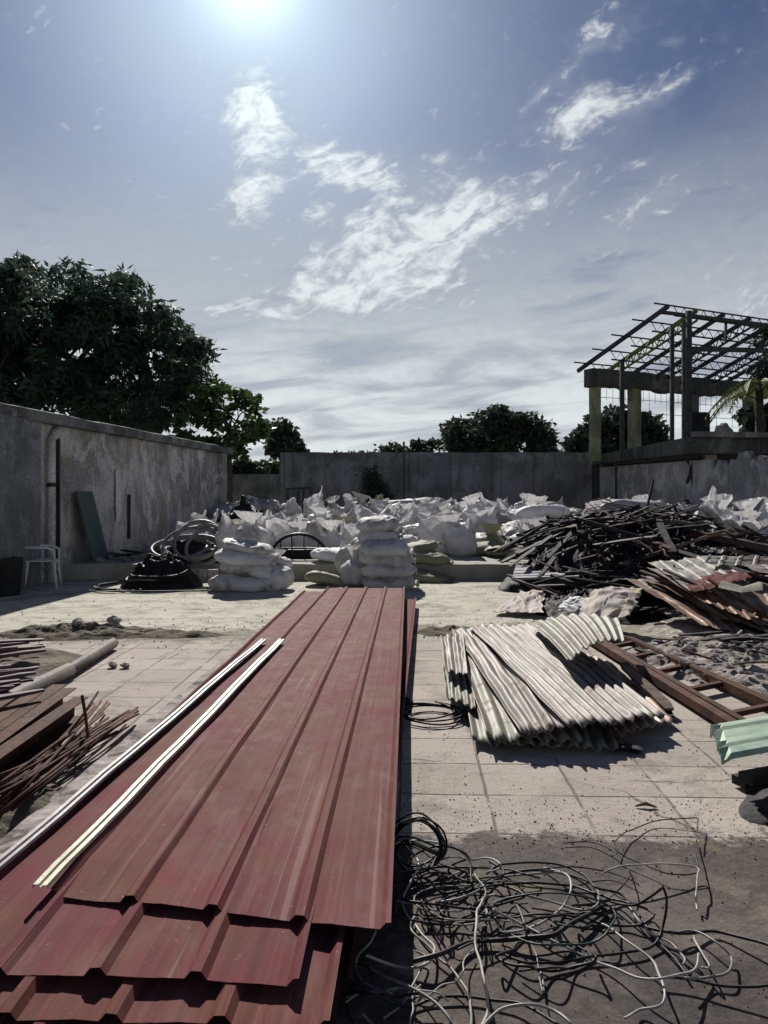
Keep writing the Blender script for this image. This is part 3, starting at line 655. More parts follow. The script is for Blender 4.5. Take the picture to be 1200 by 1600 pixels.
tree('building_tree', 'tree crown behind the steel roof at the right edge of the photo', [(1182, 512), (1205, 500), (1260, 505), (1270, 600), (1205, 600), (1185, 575), (1195, 545)], 31.5, 1.0, 55, .5, 60, .4, .14, M['leaf_far'],
     [([(1232, 1000, 0), (1232, 700, 0), (1230, 570, 0)], .25, 8)], .5, gap=.2)
for i, (x0, x1, yt, D) in enumerate(((560, 590, 702, 60), (590, 632, 698, 56), (634, 690, 688, 52), (357, 400, 727, 40), (398, 440, 726, 42), (520, 560, 706, 62), (868, 905, 700, 58))):
    tree('distant_tree', 'low distant treetop showing over the back walls', [(x0, yt + 6), ((x0 + x1) / 2, yt), (x1, yt + 5), (x1 + 4, 745), (x0 - 4, 745)], D, .8, 34, .5, 60, .34, .22, M['leaf_far'] if i != 4 else M['leaf_light'], [([((x0 + x1) / 2, 1000, 0), ((x0 + x1) / 2, 725, 0)], .12, 4)], .2, group='low treetops beyond the walls')
# palm fronds on the right
pr = thing('palm_tree', 'palm with drooping pale fronds at the right edge beside the ruined building', 'palm', (P(1190, 700, 25.6).x, 25.6, 0))
c0 = P(1186, 600, 25.6); mb = MB(); mb.tube([(c0.x, 25.6, 0), (c0.x + .05, 25.6, 2.4), c0], [.2, .16, .12], 10); mb.build('trunk', M['tree_bark'], pr, smooth=True)
for k in range(13):
    a = 2 * math.pi * k / 13 + .2; up = rnd.uniform(.1, .9); mb = MB(); L = rnd.uniform(1.5, 2.0)
    sp_ = [c0 + Vector((math.cos(a) * L * s, math.sin(a) * L * s, up * s * 1.2 - 1.5 * s * s)) for s in [i / 14 for i in range(15)]]
    mb.tube(sp_, .02, 4)
    for i in range(2, 15):
        q = sp_[i]; dr = (sp_[i] - sp_[i - 1]).normalized(); sd_ = dr.cross(Vector((0, 0, 1))).normalized(); ll = .5 * math.sin(math.pi * min(1, i / 15 + .12)) + .15
        for sg in (-1, 1):
            for h_ in (0, .5):
                q1 = q - dr * .06 * h_ * 2; tip = q1 + sd_ * sg * ll * .7 + dr * ll * .4 + Vector((0, 0, -ll * .45)); mb.add([q1 - dr * .03, q1 + dr * .03, tip], [(0, 1, 2)])
    mb.build('frond', M['palm_leaf'], pr)
# creeper / soot bush on far wall
cr = thing('wall_creeper', 'dark dry creeper clinging to the middle of the far wall', 'plant', (P(580, 760, 29.8).x, 29.8, 0))
C = []
for (x, y, r) in ((575, 745, .30), (583, 752, .34), (590, 762, .30), (598, 775, .3), (578, 770, .25), (605, 785, .3)):
    q = P(x, y, 29.8); a = rng.normal(size=(130, 3)) * np.array([r * .6, .05, r * .6]); C.append(a + np.array(q) + np.array([0, -.08, 0]))
leaves_mesh('foliage', np.concatenate(C), M['leaf_far'], cr, .16, .09, .3)

# ------------------------------------------------------------------ sacks
def ridged(p, f):
    return 1 - abs(noise.noise(p * f)) * 2
def sack_lying(seed, L=.78, Wd=.5, Hh=.2):
    nu, nv = 44, 22; V = []; Fc = []; sv = Vector((seed * 3.7, seed * 1.3, seed * 2.1))
    def sg(a, e): return math.copysign(abs(a) ** e, a)
    for j in range(nv + 1):
        ph = -math.pi / 2 + math.pi * j / nv
        for i in range(nu):
            th = 2 * math.pi * i / nu; cp = abs(math.cos(ph)) ** .55
            x = sg(math.cos(th), .55) * cp; y = sg(math.sin(th), .6) * cp; z = sg(math.sin(ph), .85)
            ex = abs(x); z *= (1 - .45 * ex ** 4) * (1 - .3 * abs(y) ** 3)
            y *= 1 - .18 * ex ** 6 + .05 * math.sin(x * 3 + seed)
            p = Vector((x * L / 2, y * Wd / 2, z * Hh / 2))
            n_ = Vector((x * .4, y * .6, z)).normalized()
            d = .020 * ridged(p + sv, 6) + .03 * noise.noise((p + sv) * 3.2) + .016 * ridged(Vector((p.x * 1, p.y * 2.4, p.z)) + sv, 11) * (.4 + ex) + .012 * ridged(p + sv * 2, 9)
            p += n_ * d; p.z += .05 * noise.noise(Vector((p.x * 2, p.y * 2, seed)))
            if p.z < -Hh * .42: p.z = -Hh * .42 + (p.z + Hh * .42) * .15
            V.append((p.x, p.y, p.z + Hh * .42))
    for j in range(nv):
        for i in range(nu): i2 = (i + 1) % nu; Fc.append((j * nu + i, j * nu + i2, (j + 1) * nu + i2, (j + 1) * nu + i))
    # sewn end flap with ruffles
    b = len(V); nf = 18
    for j in range(4):
        for i in range(nf + 1):
            s = i / nf - .5; V.append((L / 2 * .94 + j * .032, s * Wd * (.62 + .07 * j), Hh * .42 + .028 * math.sin(i * 2.1 + seed) * j * .5 + .02 * j * noise.noise(Vector((i * .5, seed, j)))))
    for j in range(3):
        for i in range(nf): a = b + j * (nf + 1) + i; Fc.append((a, a + 1, a + nf + 2, a + nf + 1))
    return V, Fc
def sack_upright(seed, Hh=.72, rr=.23, style=0):
    nu, nv = 44, 26; V = []; Fc = []; sv = Vector((seed * 2.7, seed * 4.3, seed * 1.1))
    for j in range(nv + 1):
        h = j / nv
        if style == 0:    # tied neck with flared ruff
            if h < .68: r = rr * (.82 + .3 * math.sin(math.pi * min(1, h / .66)) ** .8 * (1 - .15 * h)); r *= 1 if h < .45 else 1 - .65 * ((h - .45) / .23) ** 1.4 
            elif h < .76: r = rr * .34
            else: r = rr * (.34 + .55 * (h - .76) / .24)
            flat = 1
        else:             # open, mouth pinched into two ears
            r = rr * (.88 + .2 * math.sin(math.pi * min(1, h / .8))); flat = 1 if h < .5 else 1 - .86 * ((h - .5) / .5) ** 1.2
        if h < .06: r *= .75 + .25 * h / .06
        for i in range(nu):
            th = 2 * math.pi * i / nu; cx_, sy_ = math.cos(th), math.sin(th)
            x = cx_ * r; y = sy_ * r * flat
            if style == 1: x *= 1 + (.12 + .2 * abs(math.sin(seed * 1.9))) * max(0, h - .5) / .5
            z = h * Hh
            if style == 1: z += (abs(cx_) ** 3 * (.10 + .08 * math.sin(seed * 5 + (2.5 if cx_ > 0 else 0))) - .04 + .05 * math.sin(th * 3 + seed)) * max(0, (h - .6) / .4) * (1 + .4 * math.sin(seed + cx_ * 2)); 
            ruf = (.004 + (.04 * max(0, (h - .5)) if style == 0 else .03 * max(0, h - .55)))
            p = Vector((x, y, z)); dirn = Vector((cx_, sy_, 0))
            p += dirn * (ruf * math.sin(th * 9 + seed * 3 + 2 * h) + .028 * ridged(p + sv, 5) + .018 * ridged(p + sv * 2, 10) + .045 * noise.noise((p + sv) * 3))
            p.x += .12 * (h ** 2) * math.sin(seed * 2.3); p.y += .10 * (h ** 2) * math.cos(seed * 1.7); V.append(tuple(p))
    for j in range(nv):
        for i in range(nu): i2 = (i + 1) % nu; Fc.append((j * nu + i, j * nu + i2, (j + 1) * nu + i2, (j + 1) * nu + i))
    Fc.append(tuple(range(nu))[::-1]); return V, Fc
SM = {}
def sack_mesh(kind, seed, mat):
    k = (kind, seed, mat)
    if k not in SM:
        V, Fc = sack_lying(seed) if kind == 'l' else sack_upright(seed, style=0 if kind == 't' else 1)
        me = bpy.data.meshes.new('sack'); me.from_pydata(V, [], Fc); me.polygons.foreach_set('use_smooth', [True] * len(me.polygons)); me.materials.append(M[mat]); SM[k] = me
    return SM[k]
def sack(loc, kind='l', seed=None, rz=None, tilt=(0, 0), sc=(1, 1, 1), mat='sack', label=None, group='white sacks heaped on the raised platform'):
    seed = rnd.randrange(12) if seed is None else seed
    o = bpy.data.objects.new('sack', sack_mesh(kind, seed, mat)); COL.objects.link(o)
    o.location = loc; o.rotation_euler = (R(tilt[0]), R(tilt[1]), rnd.uniform(0, 6.28) if rz is None else R(rz)); o.scale = sc
    if label is None:
        Y = loc[1]; label = {'sack': 'white', 'sack_grey': 'grey', 'sack_olive': 'olive'}[mat] + {'l': ' sack lying slumped', 't': ' sack tied at the neck', 'e': ' open sack with pointed ears'}[kind] + (' in the front row on the platform' if Y < 17 else ' in the middle of the platform heap' if Y < 19.5 else ' at the back of the platform heap')
    return tag(o, label, 'sack', group)
# left front stack (ground, D ~ 11.9)
Dl = 12.0
def at(px, D, z): return ((px - CX) / F * D, D, z)
LBL = 'left front sack stack'
g1 = 'sacks of the left front stack'
sack(at(374, Dl, 0.0), 'l', 1, 5, (0, 2), (1.12, 1.2, 1.15), label='bottom white sack of the left front stack', group=g1)
sack(at(392, Dl + .1, .22), 'l', 2, -8, (0, 6), (1.1, 1.1, 1.1), label='plump white sack second from the bottom of the left front stack', group=g1)
sack(at(380, Dl + .05, .40), 'l', 3, 4, (0, 8), (1.1, 1.1, 1.05), label='white sack third from the bottom of the left front stack', group=g1)
sack(at(388, Dl + .1, .58), 'l', 0, 10, (0, 14), (1.0, 1.0, .9), label='tilted flat white sack on top of the left front stack', group=g1)
sack(at(433, Dl + .1, .0), 't', 4, 30, (0, -10), (1.0, 1.0, .82), label='round tied white sack standing against the right side of the left front stack', group=g1)
sack(at(428, Dl + .35, .35), 'l', 5, 70, (0, 15), (.7, .8, .8), label='crumpled white sack wedged behind the tied one of the left front stack', group=g1)
sack(at(395, 12.9, .62), 't', 2, 0, (0, 5), (1, 1, .8), label='upright white sack behind the top of the left front stack', group=g1)
sack(at(362, 13.0, .5), 'e', 3, 0, (0, 5), (1, 1, .8), label='open white sack behind the left side of the left front stack', group=g1)
# centre stack
g2 = 'sacks of the centre stack'
for k, (px, z, ry, sx) in enumerate(((608, .0, 2, 1.0), (606, .19, -2, 1.0), (604, .36, 3, 1.0), (600, .53, 5, .96))):
    sack(at(px, 12.25, z), 'l', k, 3 - 3 * k, (0, ry), (sx, 1.1, 1.12), label='%s white sack of the neat centre stack behind the red sheets' % ('lowest', 'second', 'third', 'fourth')[k], group=g2)
sack(at(592, 12.6, .72), 'l', 4, -3, (0, 0), (.85, 1, 1.1), label='fifth white sack of the centre stack, set back', group=g2)
sack(at(590, 12.6, .90), 'l', 5, 4, (0, -3), (.85, 1, 1.1), label='topmost white sack of the centre stack', group=g2)
for k, z in enumerate((0, .2, .4, .56)):
    sack(at(582, 12.95, z), 'l', (k + 2) % 6, 5, (0, 0), (.9, 1, 1.1), label='white sack at the back of the centre stack', group=g2)
sack(at(555, 12.6, 0), 't', 1, 80, (0, 8), (1, 1, .9), label='upright wrinkled sack left of the centre stack', group=g2)
sack(at(512, 12.7, 0), 'l', 2, 12, (0, 12), (.95, 1, .9), 'sack_olive', label='greyish low sack lying at the left foot of the centre stack', group=g2)
sack(at(532, 13.2, .25), 'e', 4, 60, (60, 10), (.9, .9, .9), label='crumpled white sack on the step left of the centre stack', group=g2)
sack(at(520, 14.0, PZ), 'l', 3, 30, (0, 10), (1.0, 1.1, 1.1), label='bright slumped white sack on the step edge left of the centre stack', group=g2)
sack(at(553, 14.0, PZ), 'e', 5, 30, (0, 10), (1.0, 1.0, .9), label='open white sack on the step edge behind the centre stack', group=g2)
sack(at(657, 13.3, .0), 'l', 1, -12, (0, 6), (1.2, 1.2, .9), 'sack_olive', label='lower olive sack sagging right of the centre stack', group=g2)
sack(at(660, 13.7, .27), 'l', 5, -10, (0, 8), (1.15, 1.1, 1.1), 'sack_olive', label='middle olive sack draped over the step right of the centre stack', group=g2)
sack(at(655, 13.9, .45), 'l', 4, 20, (0, -14), (.85, 1, .9), 'sack_olive', label='topmost dark olive sack right of the centre stack', group=g2)
# platform front row
row = [(298, 15.6, 'e', 1.0, 'sack'), (318, 15.2, 'e', 1.15, 'sack'), (345, 15.0, 'e', .95, 'sack'), (372, 14.9, 't', .95, 'sack'), (398, 14.9, 'e', 1.0, 'sack'), (412, 15.9, 't', 1.0, 'sack'),
       (450, 16.4, 'e', 1.05, 'sack'), (476, 16.3, 't', .95, 'sack'), (500, 16.2, 'e', 1.0, 'sack'), (525, 16.0, 't', 1.0, 'sack'), (545, 16.3, 'e', .9, 'sack'), (572, 16.5, 't', 1, 'sack'),
       (684, 15.8, 'e', 1.25, 'sack'), (712, 15.7, 't', 1.15, 'sack'), (725, 15.3, 'e', 1.1, 'sack'), (748, 15.5, 'l', 1.4, 'sack_olive'), (770, 15.8, 't', 1.0, 'sack_olive'), (795, 15.0, 'l', 1.15, 'sack_olive'), (810, 15.5, 't', 1.0, 'sack'), (842, 15.2, 't', 1.15, 'sack'),
       (868, 15.6, 'l', 1.2, 'sack'), (885, 15.2, 't', .9, 'sack'), (912, 15.0, 'l', 1.1, 'sack_grey')]
names = {298: 'pointed open sack at the far left end of the sack heap', 684: 'tall white open sack at the front edge of the platform, right of the olive sacks', 795: 'long pale olive sack lying at the front edge of the platform', 842: 'big rounded white sack left of the charred timber heap', 748: 'wide olive sack lying low in the front row on the platform', 770: 'upright olive sack in the front row on the platform', 912: 'greyish sack pushed against the charred timber heap'}
for (px, D, k, s, mt) in row:
    sack(at(px, D, PZ - .01), k, None, rnd.uniform(-30, 30), (rnd.uniform(-6, 6), rnd.uniform(-8, 8)), (s, s, s * rnd.uniform(.85, 1.05)), mt, label=names.get(px))
# heap behind, two or three layers
for D, z, sp_, x0, x1 in ((16.8, .30, .50, 330, 960), (17.6, .55, .52, 425, 935), (18.6, .35, .6, 330, 1000), (19.4, .72, .55, 400, 985), (20.6, .45, .62, 350, 1150), (21.6, .82, .58, 370, 1150), (23.2, .85, .62, 390, 1180), (25.5, .8, .8, 400, 1150)):
    x = (x0 - CX) / F * D
    while x < (x1 - CX) / F * D:
        k = rnd.choice('tel' if z > .5 else 'tell'); mt = 'sack' if rnd.random() < .86 else rnd.choice(('sack_grey', 'sack_grey', 'sack_olive'))
        s = rnd.uniform(.85, 1.2); hfac = rnd.uniform(.55, .85) if k != 'l' else rnd.uniform(1, 1.4)
        zz = z + rnd.uniform(-.1, .08) + .06 * noise.noise(Vector((x * .8, D, 0)))
        if rnd.random() > .1: sack((x, D + rnd.uniform(-.3, .3), zz), k, None, None, (rnd.uniform(-22, 22), rnd.uniform(-22, 22)), (s, s, s * hfac), mt)
        x += sp_ * rnd.uniform(.75, 1.3)
sack(at(848, 17.2, .98), 'l', 2, 10, (0, -4), (1.5, 1.3, 1.3), label='largest white sack crowning the heap left of the charred timber', group=None)
sack(at(845, 17.3, 1.13), 't', 3, 10, (0, 4), (1, 1, .3), label='small tied sack top sitting on the largest white sack', group=None)
sack(at(990, 14.8, 1.18), 'l', 1, 4, (0, 0), (1.5, 1.1, 1.0), 'sack_grey', label='long grey sack lying on top of the charred timber heap', group=None)
sack(at(640, 24, .95), 'l', 4, 4, (0, -6), (3.0, 1.3, 2.0), 'sack_grey', label='wide grey covered bundle on the heap before the far wall', group=None)
for px, D, z in ((410, 22, 1.0), (375, 22.5, .95), (350, 21, .9)):
    sack(at(px, D, z), 'l', None, None, (0, 8), (1.4, 1.2, 1.6), 'sack_grey')
for px, D, z, k in ((1105, 13.6, .75, 'e'), (1130, 13.8, .8, 't'), (1150, 13.2, .75, 'l'), (1172, 13.4, .75, 't'), (1192, 13, .75, 'l'), (1120, 12.6, .45, 't'), (1150, 12.4, .45, 't'), (1180, 12.2, .42, 't'), (1205, 12.2, .42, 't'), (1165, 12.9, .5, 't'), (1215, 13, .8, 'e')):
    sack(at(px, D, z), k, None, None, (rnd.uniform(-12, 12), rnd.uniform(-12, 12)), (1.1, 1.1, .9), 'sack', 'pale crumpled sack in the pile by the right wall', 'sacks piled by the right wall')
# filler mass under the sacks
def mound(name, cx_, cy_, rx, ry, h, z0, mat, label, cat, nx=50, rough=.25, fr=2.5, kind=None, group=None, pw=1.0, seed=0, n=None):
    mb = MB()
    def f_(u, v_):
        a = u * 2 * math.pi; r = v_; x = cx_ + math.cos(a) * rx * r; y = cy_ + math.sin(a) * ry * r
        k = (1 - r ** 2) ** pw if r < 1 else 0
        nz = fbm(x * fr + seed, y * fr, seed, 5)
        wv = 1 + .18 * fbm(math.cos(a) * 1.5 + seed, math.sin(a) * 1.5, 2.0) * r
        x = cx_ + math.cos(a) * rx * r * wv; y = cy_ + math.sin(a) * ry * r * wv
        return (x, y, z0 + h * k * (1 + rough * nz) + rough * h * .35 * nz * (1 - r ** 6) - (.03 if r >= 1 else 0))
    mb.grid(f_, nx, n or nx // 2)
    return tag(mb.build(name, M[mat], origin=(cx_, cy_, z0), smooth=True), label, cat, group, kind)
mb = MB(); mb.grid(lambda u, v_: (-3.2 + u * 12, 15.9 + v_ * 12.5, PZ + (.28 + .25 * v_ + .12 * fbm(u * 10, v_ * 9)) * min(1, v_ * 12) * min(1, u * 12 + .02)), 70, 40)
tag(mb.build('rubbish_underlay', M['charred'], smooth=True), 'dark burnt rubbish lying beneath the sack heap', 'rubbish', kind='stuff')

# ------------------------------------------------------------------ charred timber heap
TM = {}
def beam_mesh(seed, w_, h_, mat):
    k = (seed, w_, h_, mat)
    if k in TM: return TM[k]
    mb = MB(); n = 8; r = random.Random(seed)
    for j in range(n + 1):
        x = j / n - .5; kx = 1 - .25 * r.random(); b1 = .02 * math.sin(x * 4 + seed)
        if j in (0, n): kx *= .7
        for (a, c_) in ((-1, -1), (1, -1), (1, 1), (-1, 1)): mb.v.append((x, a * w_ / 2 * kx + b1, c_ * h_ / 2 * kx * (1 - .2 * r.random())))
    for j in range(n):
        for i in range(4): i2 = (i + 1) % 4; mb.f.append((j * 4 + i, j * 4 + 4 + i, j * 4 + 4 + i2, j * 4 + i2))
    mb.f += [(0, 1, 2, 3), tuple(n * 4 + k_ for k_ in (3, 2, 1, 0))]
    me = bpy.data.meshes.new('beam'); me.from_pydata(mb.v, [], mb.f); me.materials.append(M[mat]); TM[k] = me; return me
def beam(a, b, w_=.08, h_=.05, mat='charred', name='charred_beam', label='charred black timber in the burnt heap', group='charred timbers in the burnt heap', cat='timber', seed=None):
    a = Vector(a); b = Vector(b); o = bpy.data.objects.new(name, beam_mesh(rnd.randrange(5) if seed is None else seed, w_, h_, mat)); COL.objects.link(o)
    d = b - a; o.location = (a + b) / 2; o.rotation_euler = d.to_track_quat('X', 'Z').to_euler(); o.scale = (d.length, 1, 1)
    return tag(o, label, cat, group)
def hz_(x, y):
    x += .15      # heap height field
    k1 = 1 - ((x - 4.25) / 2.6) ** 2 - ((y - 12.6) / 2.6) ** 2
    k2 = 1 - ((x - 2.95) / 1.2) ** 2 - ((y - 10.4) / 1.6) ** 2
    return max(0, k1) ** .8 * 1.12 + max(0, k2) * .35
mound('burnt_debris', 4.2, 12.4, 2.3, 2.3, .85, 0, 'charred', 'dark burnt debris at the core of the timber heap', 'debris', kind='stuff', nx=160, fr=7, rough=.35)
mound('burnt_debris', 2.75, 9.9, .9, 1.1, .22, 0, 'charred', 'dark ash spilling from the foot of the timber heap', 'debris', kind='stuff', nx=110, fr=9, rough=.4)
for i in range(270):
    while True:
        x = rnd.uniform(2.1, 6.8); y = rnd.uniform(8.9, 15)
        if hz_(x, y) > .03: break
    z = hz_(x, y) + rnd.uniform(-.02, .16); L = rnd.uniform(.25, 1.1) if rnd.random() < .65 else rnd.uniform(.8, 2.0); a = rnd.gauss(.3, .45) if rnd.random() < .4 else rnd.uniform(-1.4, 1.4); a +=0 + (math.pi if rnd.random() < .5 else 0)
    d = Vector((math.cos(a), math.sin(a), rnd.gauss(0, .22))) * L / 2; c_ = Vector((x, y, z))
    g_ = Vector(((hz_(x + .1, y) - hz_(x - .1, y)) / .2, (hz_(x, y + .1) - hz_(x, y - .1)) / .2, 0)); d.z += (g_.x * d.x + g_.y * d.y) * .7
    if c_.x < 3.3 and d.length > .45: d *= .45 / d.length
    if min(c_.z + d.z, c_.z - d.z) < .03: c_.z += .03 - min(c_.z + d.z, c_.z - d.z)
    beam(c_ - d, c_ + d, rnd.choice((.025, .04, .06, .10)), rnd.choice((.02, .035, .06)), 'charred' if rnd.random() < .93 else 'old_timber')
for i in range(34):
    x = rnd.uniform(2.6, 6.2); y = rnd.uniform(9.6, 13.2); z = hz_(x, y) + rnd.uniform(.1, .22); L = rnd.uniform(.12, .5); a = rnd.uniform(-1.5, 1.5)
    beam((x - L * math.cos(a), y - L * math.sin(a), z), (x + L * math.cos(a), y + L * math.sin(a), z + rnd.uniform(-.12, .12)), rnd.choice((.03, .05, .12)), .015, rnd.choice(('grey_board', 'silver_metal', 'rust', 'old_timber', 'ply')), 'scrap_piece', 'small pale or rusty scrap piece on the burnt heap', 'scrap pieces on the burnt heap', 'scrap')
for i in range(16):
    x = rnd.uniform(2.6, 5.8); y = rnd.uniform(9.6, 13); z = hz_(x, y) + .12; pts = [Vector((x, y, z))]; a = rnd.uniform(0, 6.28)
    for j in range(6): a += rnd.uniform(-.7, .7); pts.append(pts[-1] + Vector((math.cos(a) * .2, math.sin(a) * .2, rnd.uniform(-.09, .11))))
    mb = MB(); mb.tube(pts, .012, 5); tag(mb.build('bent_rod', M['rust'], origin=pts[0], smooth=True), 'bent rusty rod sticking out of the burnt heap', 'rod', 'bent rods in the burnt heap')
# notable pieces
def Z(px, py, D): return P(px, py, D)
nb_ = [((1098, 795, 12.6), (1175, 856, 11.2), .13, .10, 'charred', 'thick black beam slanting down across the sacks by the right wall'),
       ((1055, 828, 12.2), (1230, 862, 10.4), .07, .12, 'old_timber', 'long brown beam lying across the right of the burnt heap'),
       ((1046, 858, 10.6), (1260, 925, 8.6), .2, .04, 'charred', 'wide dark plank lying on the rusty sheets at the right'),
       ((953, 882, 10.2), (935, 950, 9.4), .05, .04, 'charred', 'thin black post stub standing up at the foot of the heap'),
       ((988, 876, 10.6), (1034, 832, 11.2), .025, .025, 'silver_metal', 'pale thin stick pointing up right on the burnt heap'),
       ((900, 896, 10.4), (985, 832, 11.6), .03, .03, 'old_timber', 'thin grey stick slanting up across the left of the burnt heap'),
       ((878, 885, 10.2), (935, 898, 9.8), .02, .02, 'silver_metal', 'short bright rod crossing the foot of the heap'),
       ((935, 900, 10), (1010, 902, 10), .025, .025, 'silver_metal', 'bright horizontal rod at the foot of the heap'),
       ((1000, 790, 12.2), (960, 812, 12.4), .09, .07, 'charred', 'stubby black beam end at the crest of the heap'),
       ((1060, 800, 12.6), (1090, 789, 12.8), .04, .03, 'old_timber', 'short stick poking out at the crest of the heap'),
       ((890, 838, 12.8), (990, 812, 12.6), .05, .05, 'charred', 'long black stick reaching left from the crest of the heap'),
       ((840, 920, 10.6), (790, 898, 11.2), .05, .04, 'old_timber', 'brown stick at the left foot of the heap'),
       ((800, 905, 11.0), (870, 930, 10.2), .05, .04, 'charred', 'black stick at the left foot of the heap')]
for a, b, w_, h_, mt, lb in nb_: beam(Z(*a), Z(*b), w_, h_, mt, 'beam', lb, None)
# grey boards at foot of the heap
def slab(name, c4, th, mat, label, cat, group=None):
    c4 = [Vector(c_) for c_ in c4]; n = (c4[1] - c4[0]).cross(c4[3] - c4[0]).normalized()
    if n.z < 0: n = -n
    mb = MB(); mb.hexa([c_ - n * th for c_ in c4] + c4)
    return tag(mb.build(name, M[mat], origin=(c4[0] + c4[2]) / 2, bevel=.004), label, cat, group)
slab('grey_board', [G(800, 903, .30), G(905, 900, .34), G(900, 882, .36), G(806, 883, .32)], .03, 'grey_board', 'light grey flat board at the left foot of the burnt heap', 'board')
slab('grey_board', [G(838, 915, .22), G(890, 913, .24), G(945, 900, .26), G(870, 902, .24)], .02, 'grey_board', 'narrow grey board below the larger grey board', 'board')

# ------------------------------------------------------------------ sheets
def sheet(name, c00, c10, c01, c11, waves, amp, mat, label, group=None, bend=None, nv=24, prof='sine', ragged=0, seed=0, th=.0015, cat='metal sheet'):
    c00, c10, c01, c11 = map(Vector, (c00, c10, c01, c11)); n0 = (c10 - c00).cross(c01 - c00).normalized()
    if n0.z < 0: n0 = -n0
    if prof == 'sine':
        us = [i / (waves * 10) for i in range(waves * 10 + 1)]; hs = [amp * math.cos(u * waves * 2 * math.pi) for u in us]
    else:
        W_ = (c10 - c00).length; us, hs = [], []
        for k in range(waves + 1):
            c_ = k / waves
            for d, h_ in ((-.034, 0), (-.015, 1), (.013, 1), (.030, 0)):
                u = c_ + d / W_
                if 0 <= u <= 1: us.append(u); hs.append(h_ * amp)
            if k < waves:
                for m_ in (.33, .37, .40, .60, .63, .67): us.append(c_ + m_ / waves); hs.append(amp * (.035 if m_ in (.37, .63) else 0))
        if us[0] > 0: us.insert(0, 0); hs.insert(0, amp)
        if us[-1] < 1: us.append(1); hs.append(amp)
    nu = len(us) - 1; mb = MB()
    for j in range(nv + 1):
        v_ = j / nv
        for i, u in enumerate(us):
            e = 0
            if ragged and j in (0, nv): e = ragged * fbm(u * 9 + seed, seed, j) * (1 if j else -1)
            vv = v_ + e
            p = c00 * (1 - u) * (1 - vv) + c10 * u * (1 - vv) + c01 * (1 - u) * vv + c11 * u * vv
            p = p + n0 * hs[i]
            if bend: p = p + Vector((0, 0, bend(u, v_)))
            mb.v.append(tuple(p))
    for j in range(nv):
        for i in range(nu): a = j * (nu + 1) + i; mb.f.append((a, a + 1, a + nu + 2, a + nu + 1))
    o = mb.build(name, M[mat], origin=tuple((c00 + c10 + c01 + c11) / 4), smooth=(prof == 'sine'), uv=(nu, nv), solid=th, uvk=(waves if prof == 'sine' else 1.0))
    return tag(o, label, cat, group)
# stack of red roofing sheets: each (front-left, front-right, D back, z)
RG = 'red roofing sheets in the foreground stack'
def red(flx, fly, frx, fry, blx, brx, by, z, label, mat='red_sheet', seed=0, waves=4):
    k_ = 1.171; flx, fly, frx, fry, blx, brx, by, z = flx * k_, fly * k_, frx * k_, fry * k_, blx * k_, brx * k_, by * k_, 1.5 - (1.5 - z) * k_
    sg_ = lambda u, v_: .0065 * fbm(u * 3 + seed, v_ * 9, seed) + (-.014 * math.exp(-((v_) / .02) ** 2)) * (.5 + fbm(u * 2.3, seed * 1.7))
    sheet('roofing_sheet', (flx, fly, z), (frx, fry, z), (blx, by, z), (brx, by, z), waves, .021, mat, label, RG, sg_, nv=70, prof='rib', ragged=.0006, seed=seed)
red(-.93, 2.14, .018, 1.955, -.665, .245, 9.05, .392, 'topmost maroon roofing sheet of the long foreground stack', seed=1)
red(-1.16, 1.84, -.196, 1.77, -.93, .03, 8.9, .370, 'second maroon roofing sheet, its ribbed front edge showing under the top sheet', seed=2, mat='red_sheet')
red(-1.08, 1.71, -.118, 1.665, -.78, .20, 8.7, .347, 'third maroon roofing sheet from the top, jutting below the second', seed=3)
red(-1.22, 1.66, -.30, 1.60, -.95, .12, 8.6, .324, 'fourth red sheet of the stack, near the bottom edge of the photo', 'red_sheet_old', seed=4)
red(-.90, 2.3, .0, 2.25, -.50, .37, 8.75, .301, 'maroon sheet poking out at the far right end of the stack', 'red_sheet_old', seed=5)
red(-1.10, 1.55, -.16, 1.50, -.85, .22, 8.6, .278, 'red sheet low in the stack, mostly covered', seed=6)
red(-1.02, 2.0, -.08, 1.95, -.75, .26, 8.8, .255, 'red sheet low in the stack, mostly covered', seed=7)
red(-1.08, 1.8, -.12, 1.75, -.8, .20, 8.7, .232, 'red sheet low in the stack, mostly covered', 'red_sheet_old', seed=8)
for y in ():
    mb = MB(); mb.bar((-1.05 + .03 * y, y, .112), (-.06 + .03 * y, y, .112), .12, .222)
    tag(mb.build('bearer', M['old_timber'], origin=(-.5, y, 0)), 'timber bearer hidden beneath the red sheets', 'timber', 'bearers under the sheet stack')
# trim strips: folded angles
def trim(a, b, w_, mat, label, up=.012):
    a = Vector(a); b = Vector(b); d = (b - a).normalized(); s = d.cross(Vector((0, 0, 1))).normalized(); z = Vector((0, 0, 1))
    prof = [(-.5, 0), (-.42, up), (-.1, up), (-.02, up * .3), (.1, up * .3), (.18, up * .8), (.42, up * .8), (.5, 0)]; mb = MB(); n = 30
    for j in range(n + 1):
        q = a.lerp(b, j / n) + z * .006 * fbm(j * .3, w_ * 9) + s * .004 * fbm(j * .2, 4)
        for (u, h_) in prof: mb.v.append(tuple(q + s * u * w_ + z * h_))
    m_ = len(prof)
    for j in range(n):
        for i in range(m_ - 1): k = j * m_ + i; mb.f.append((k, k + 1, k + m_ + 1, k + m_))
    return tag(mb.build('trim_strip', M[mat], origin=(a + b) / 2, solid=.002), label, 'metal strip')
trim(G(62, 1388, .232), G(440, 1000, .232), .052, 'cream_metal', 'cream metal strip lying along the left edge of the top red sheet')
trim(G(-90, 1428, .208), G(412, 1000, .208), .048, 'silver_metal', 'silver metal strip lying along the left side of the red stack')
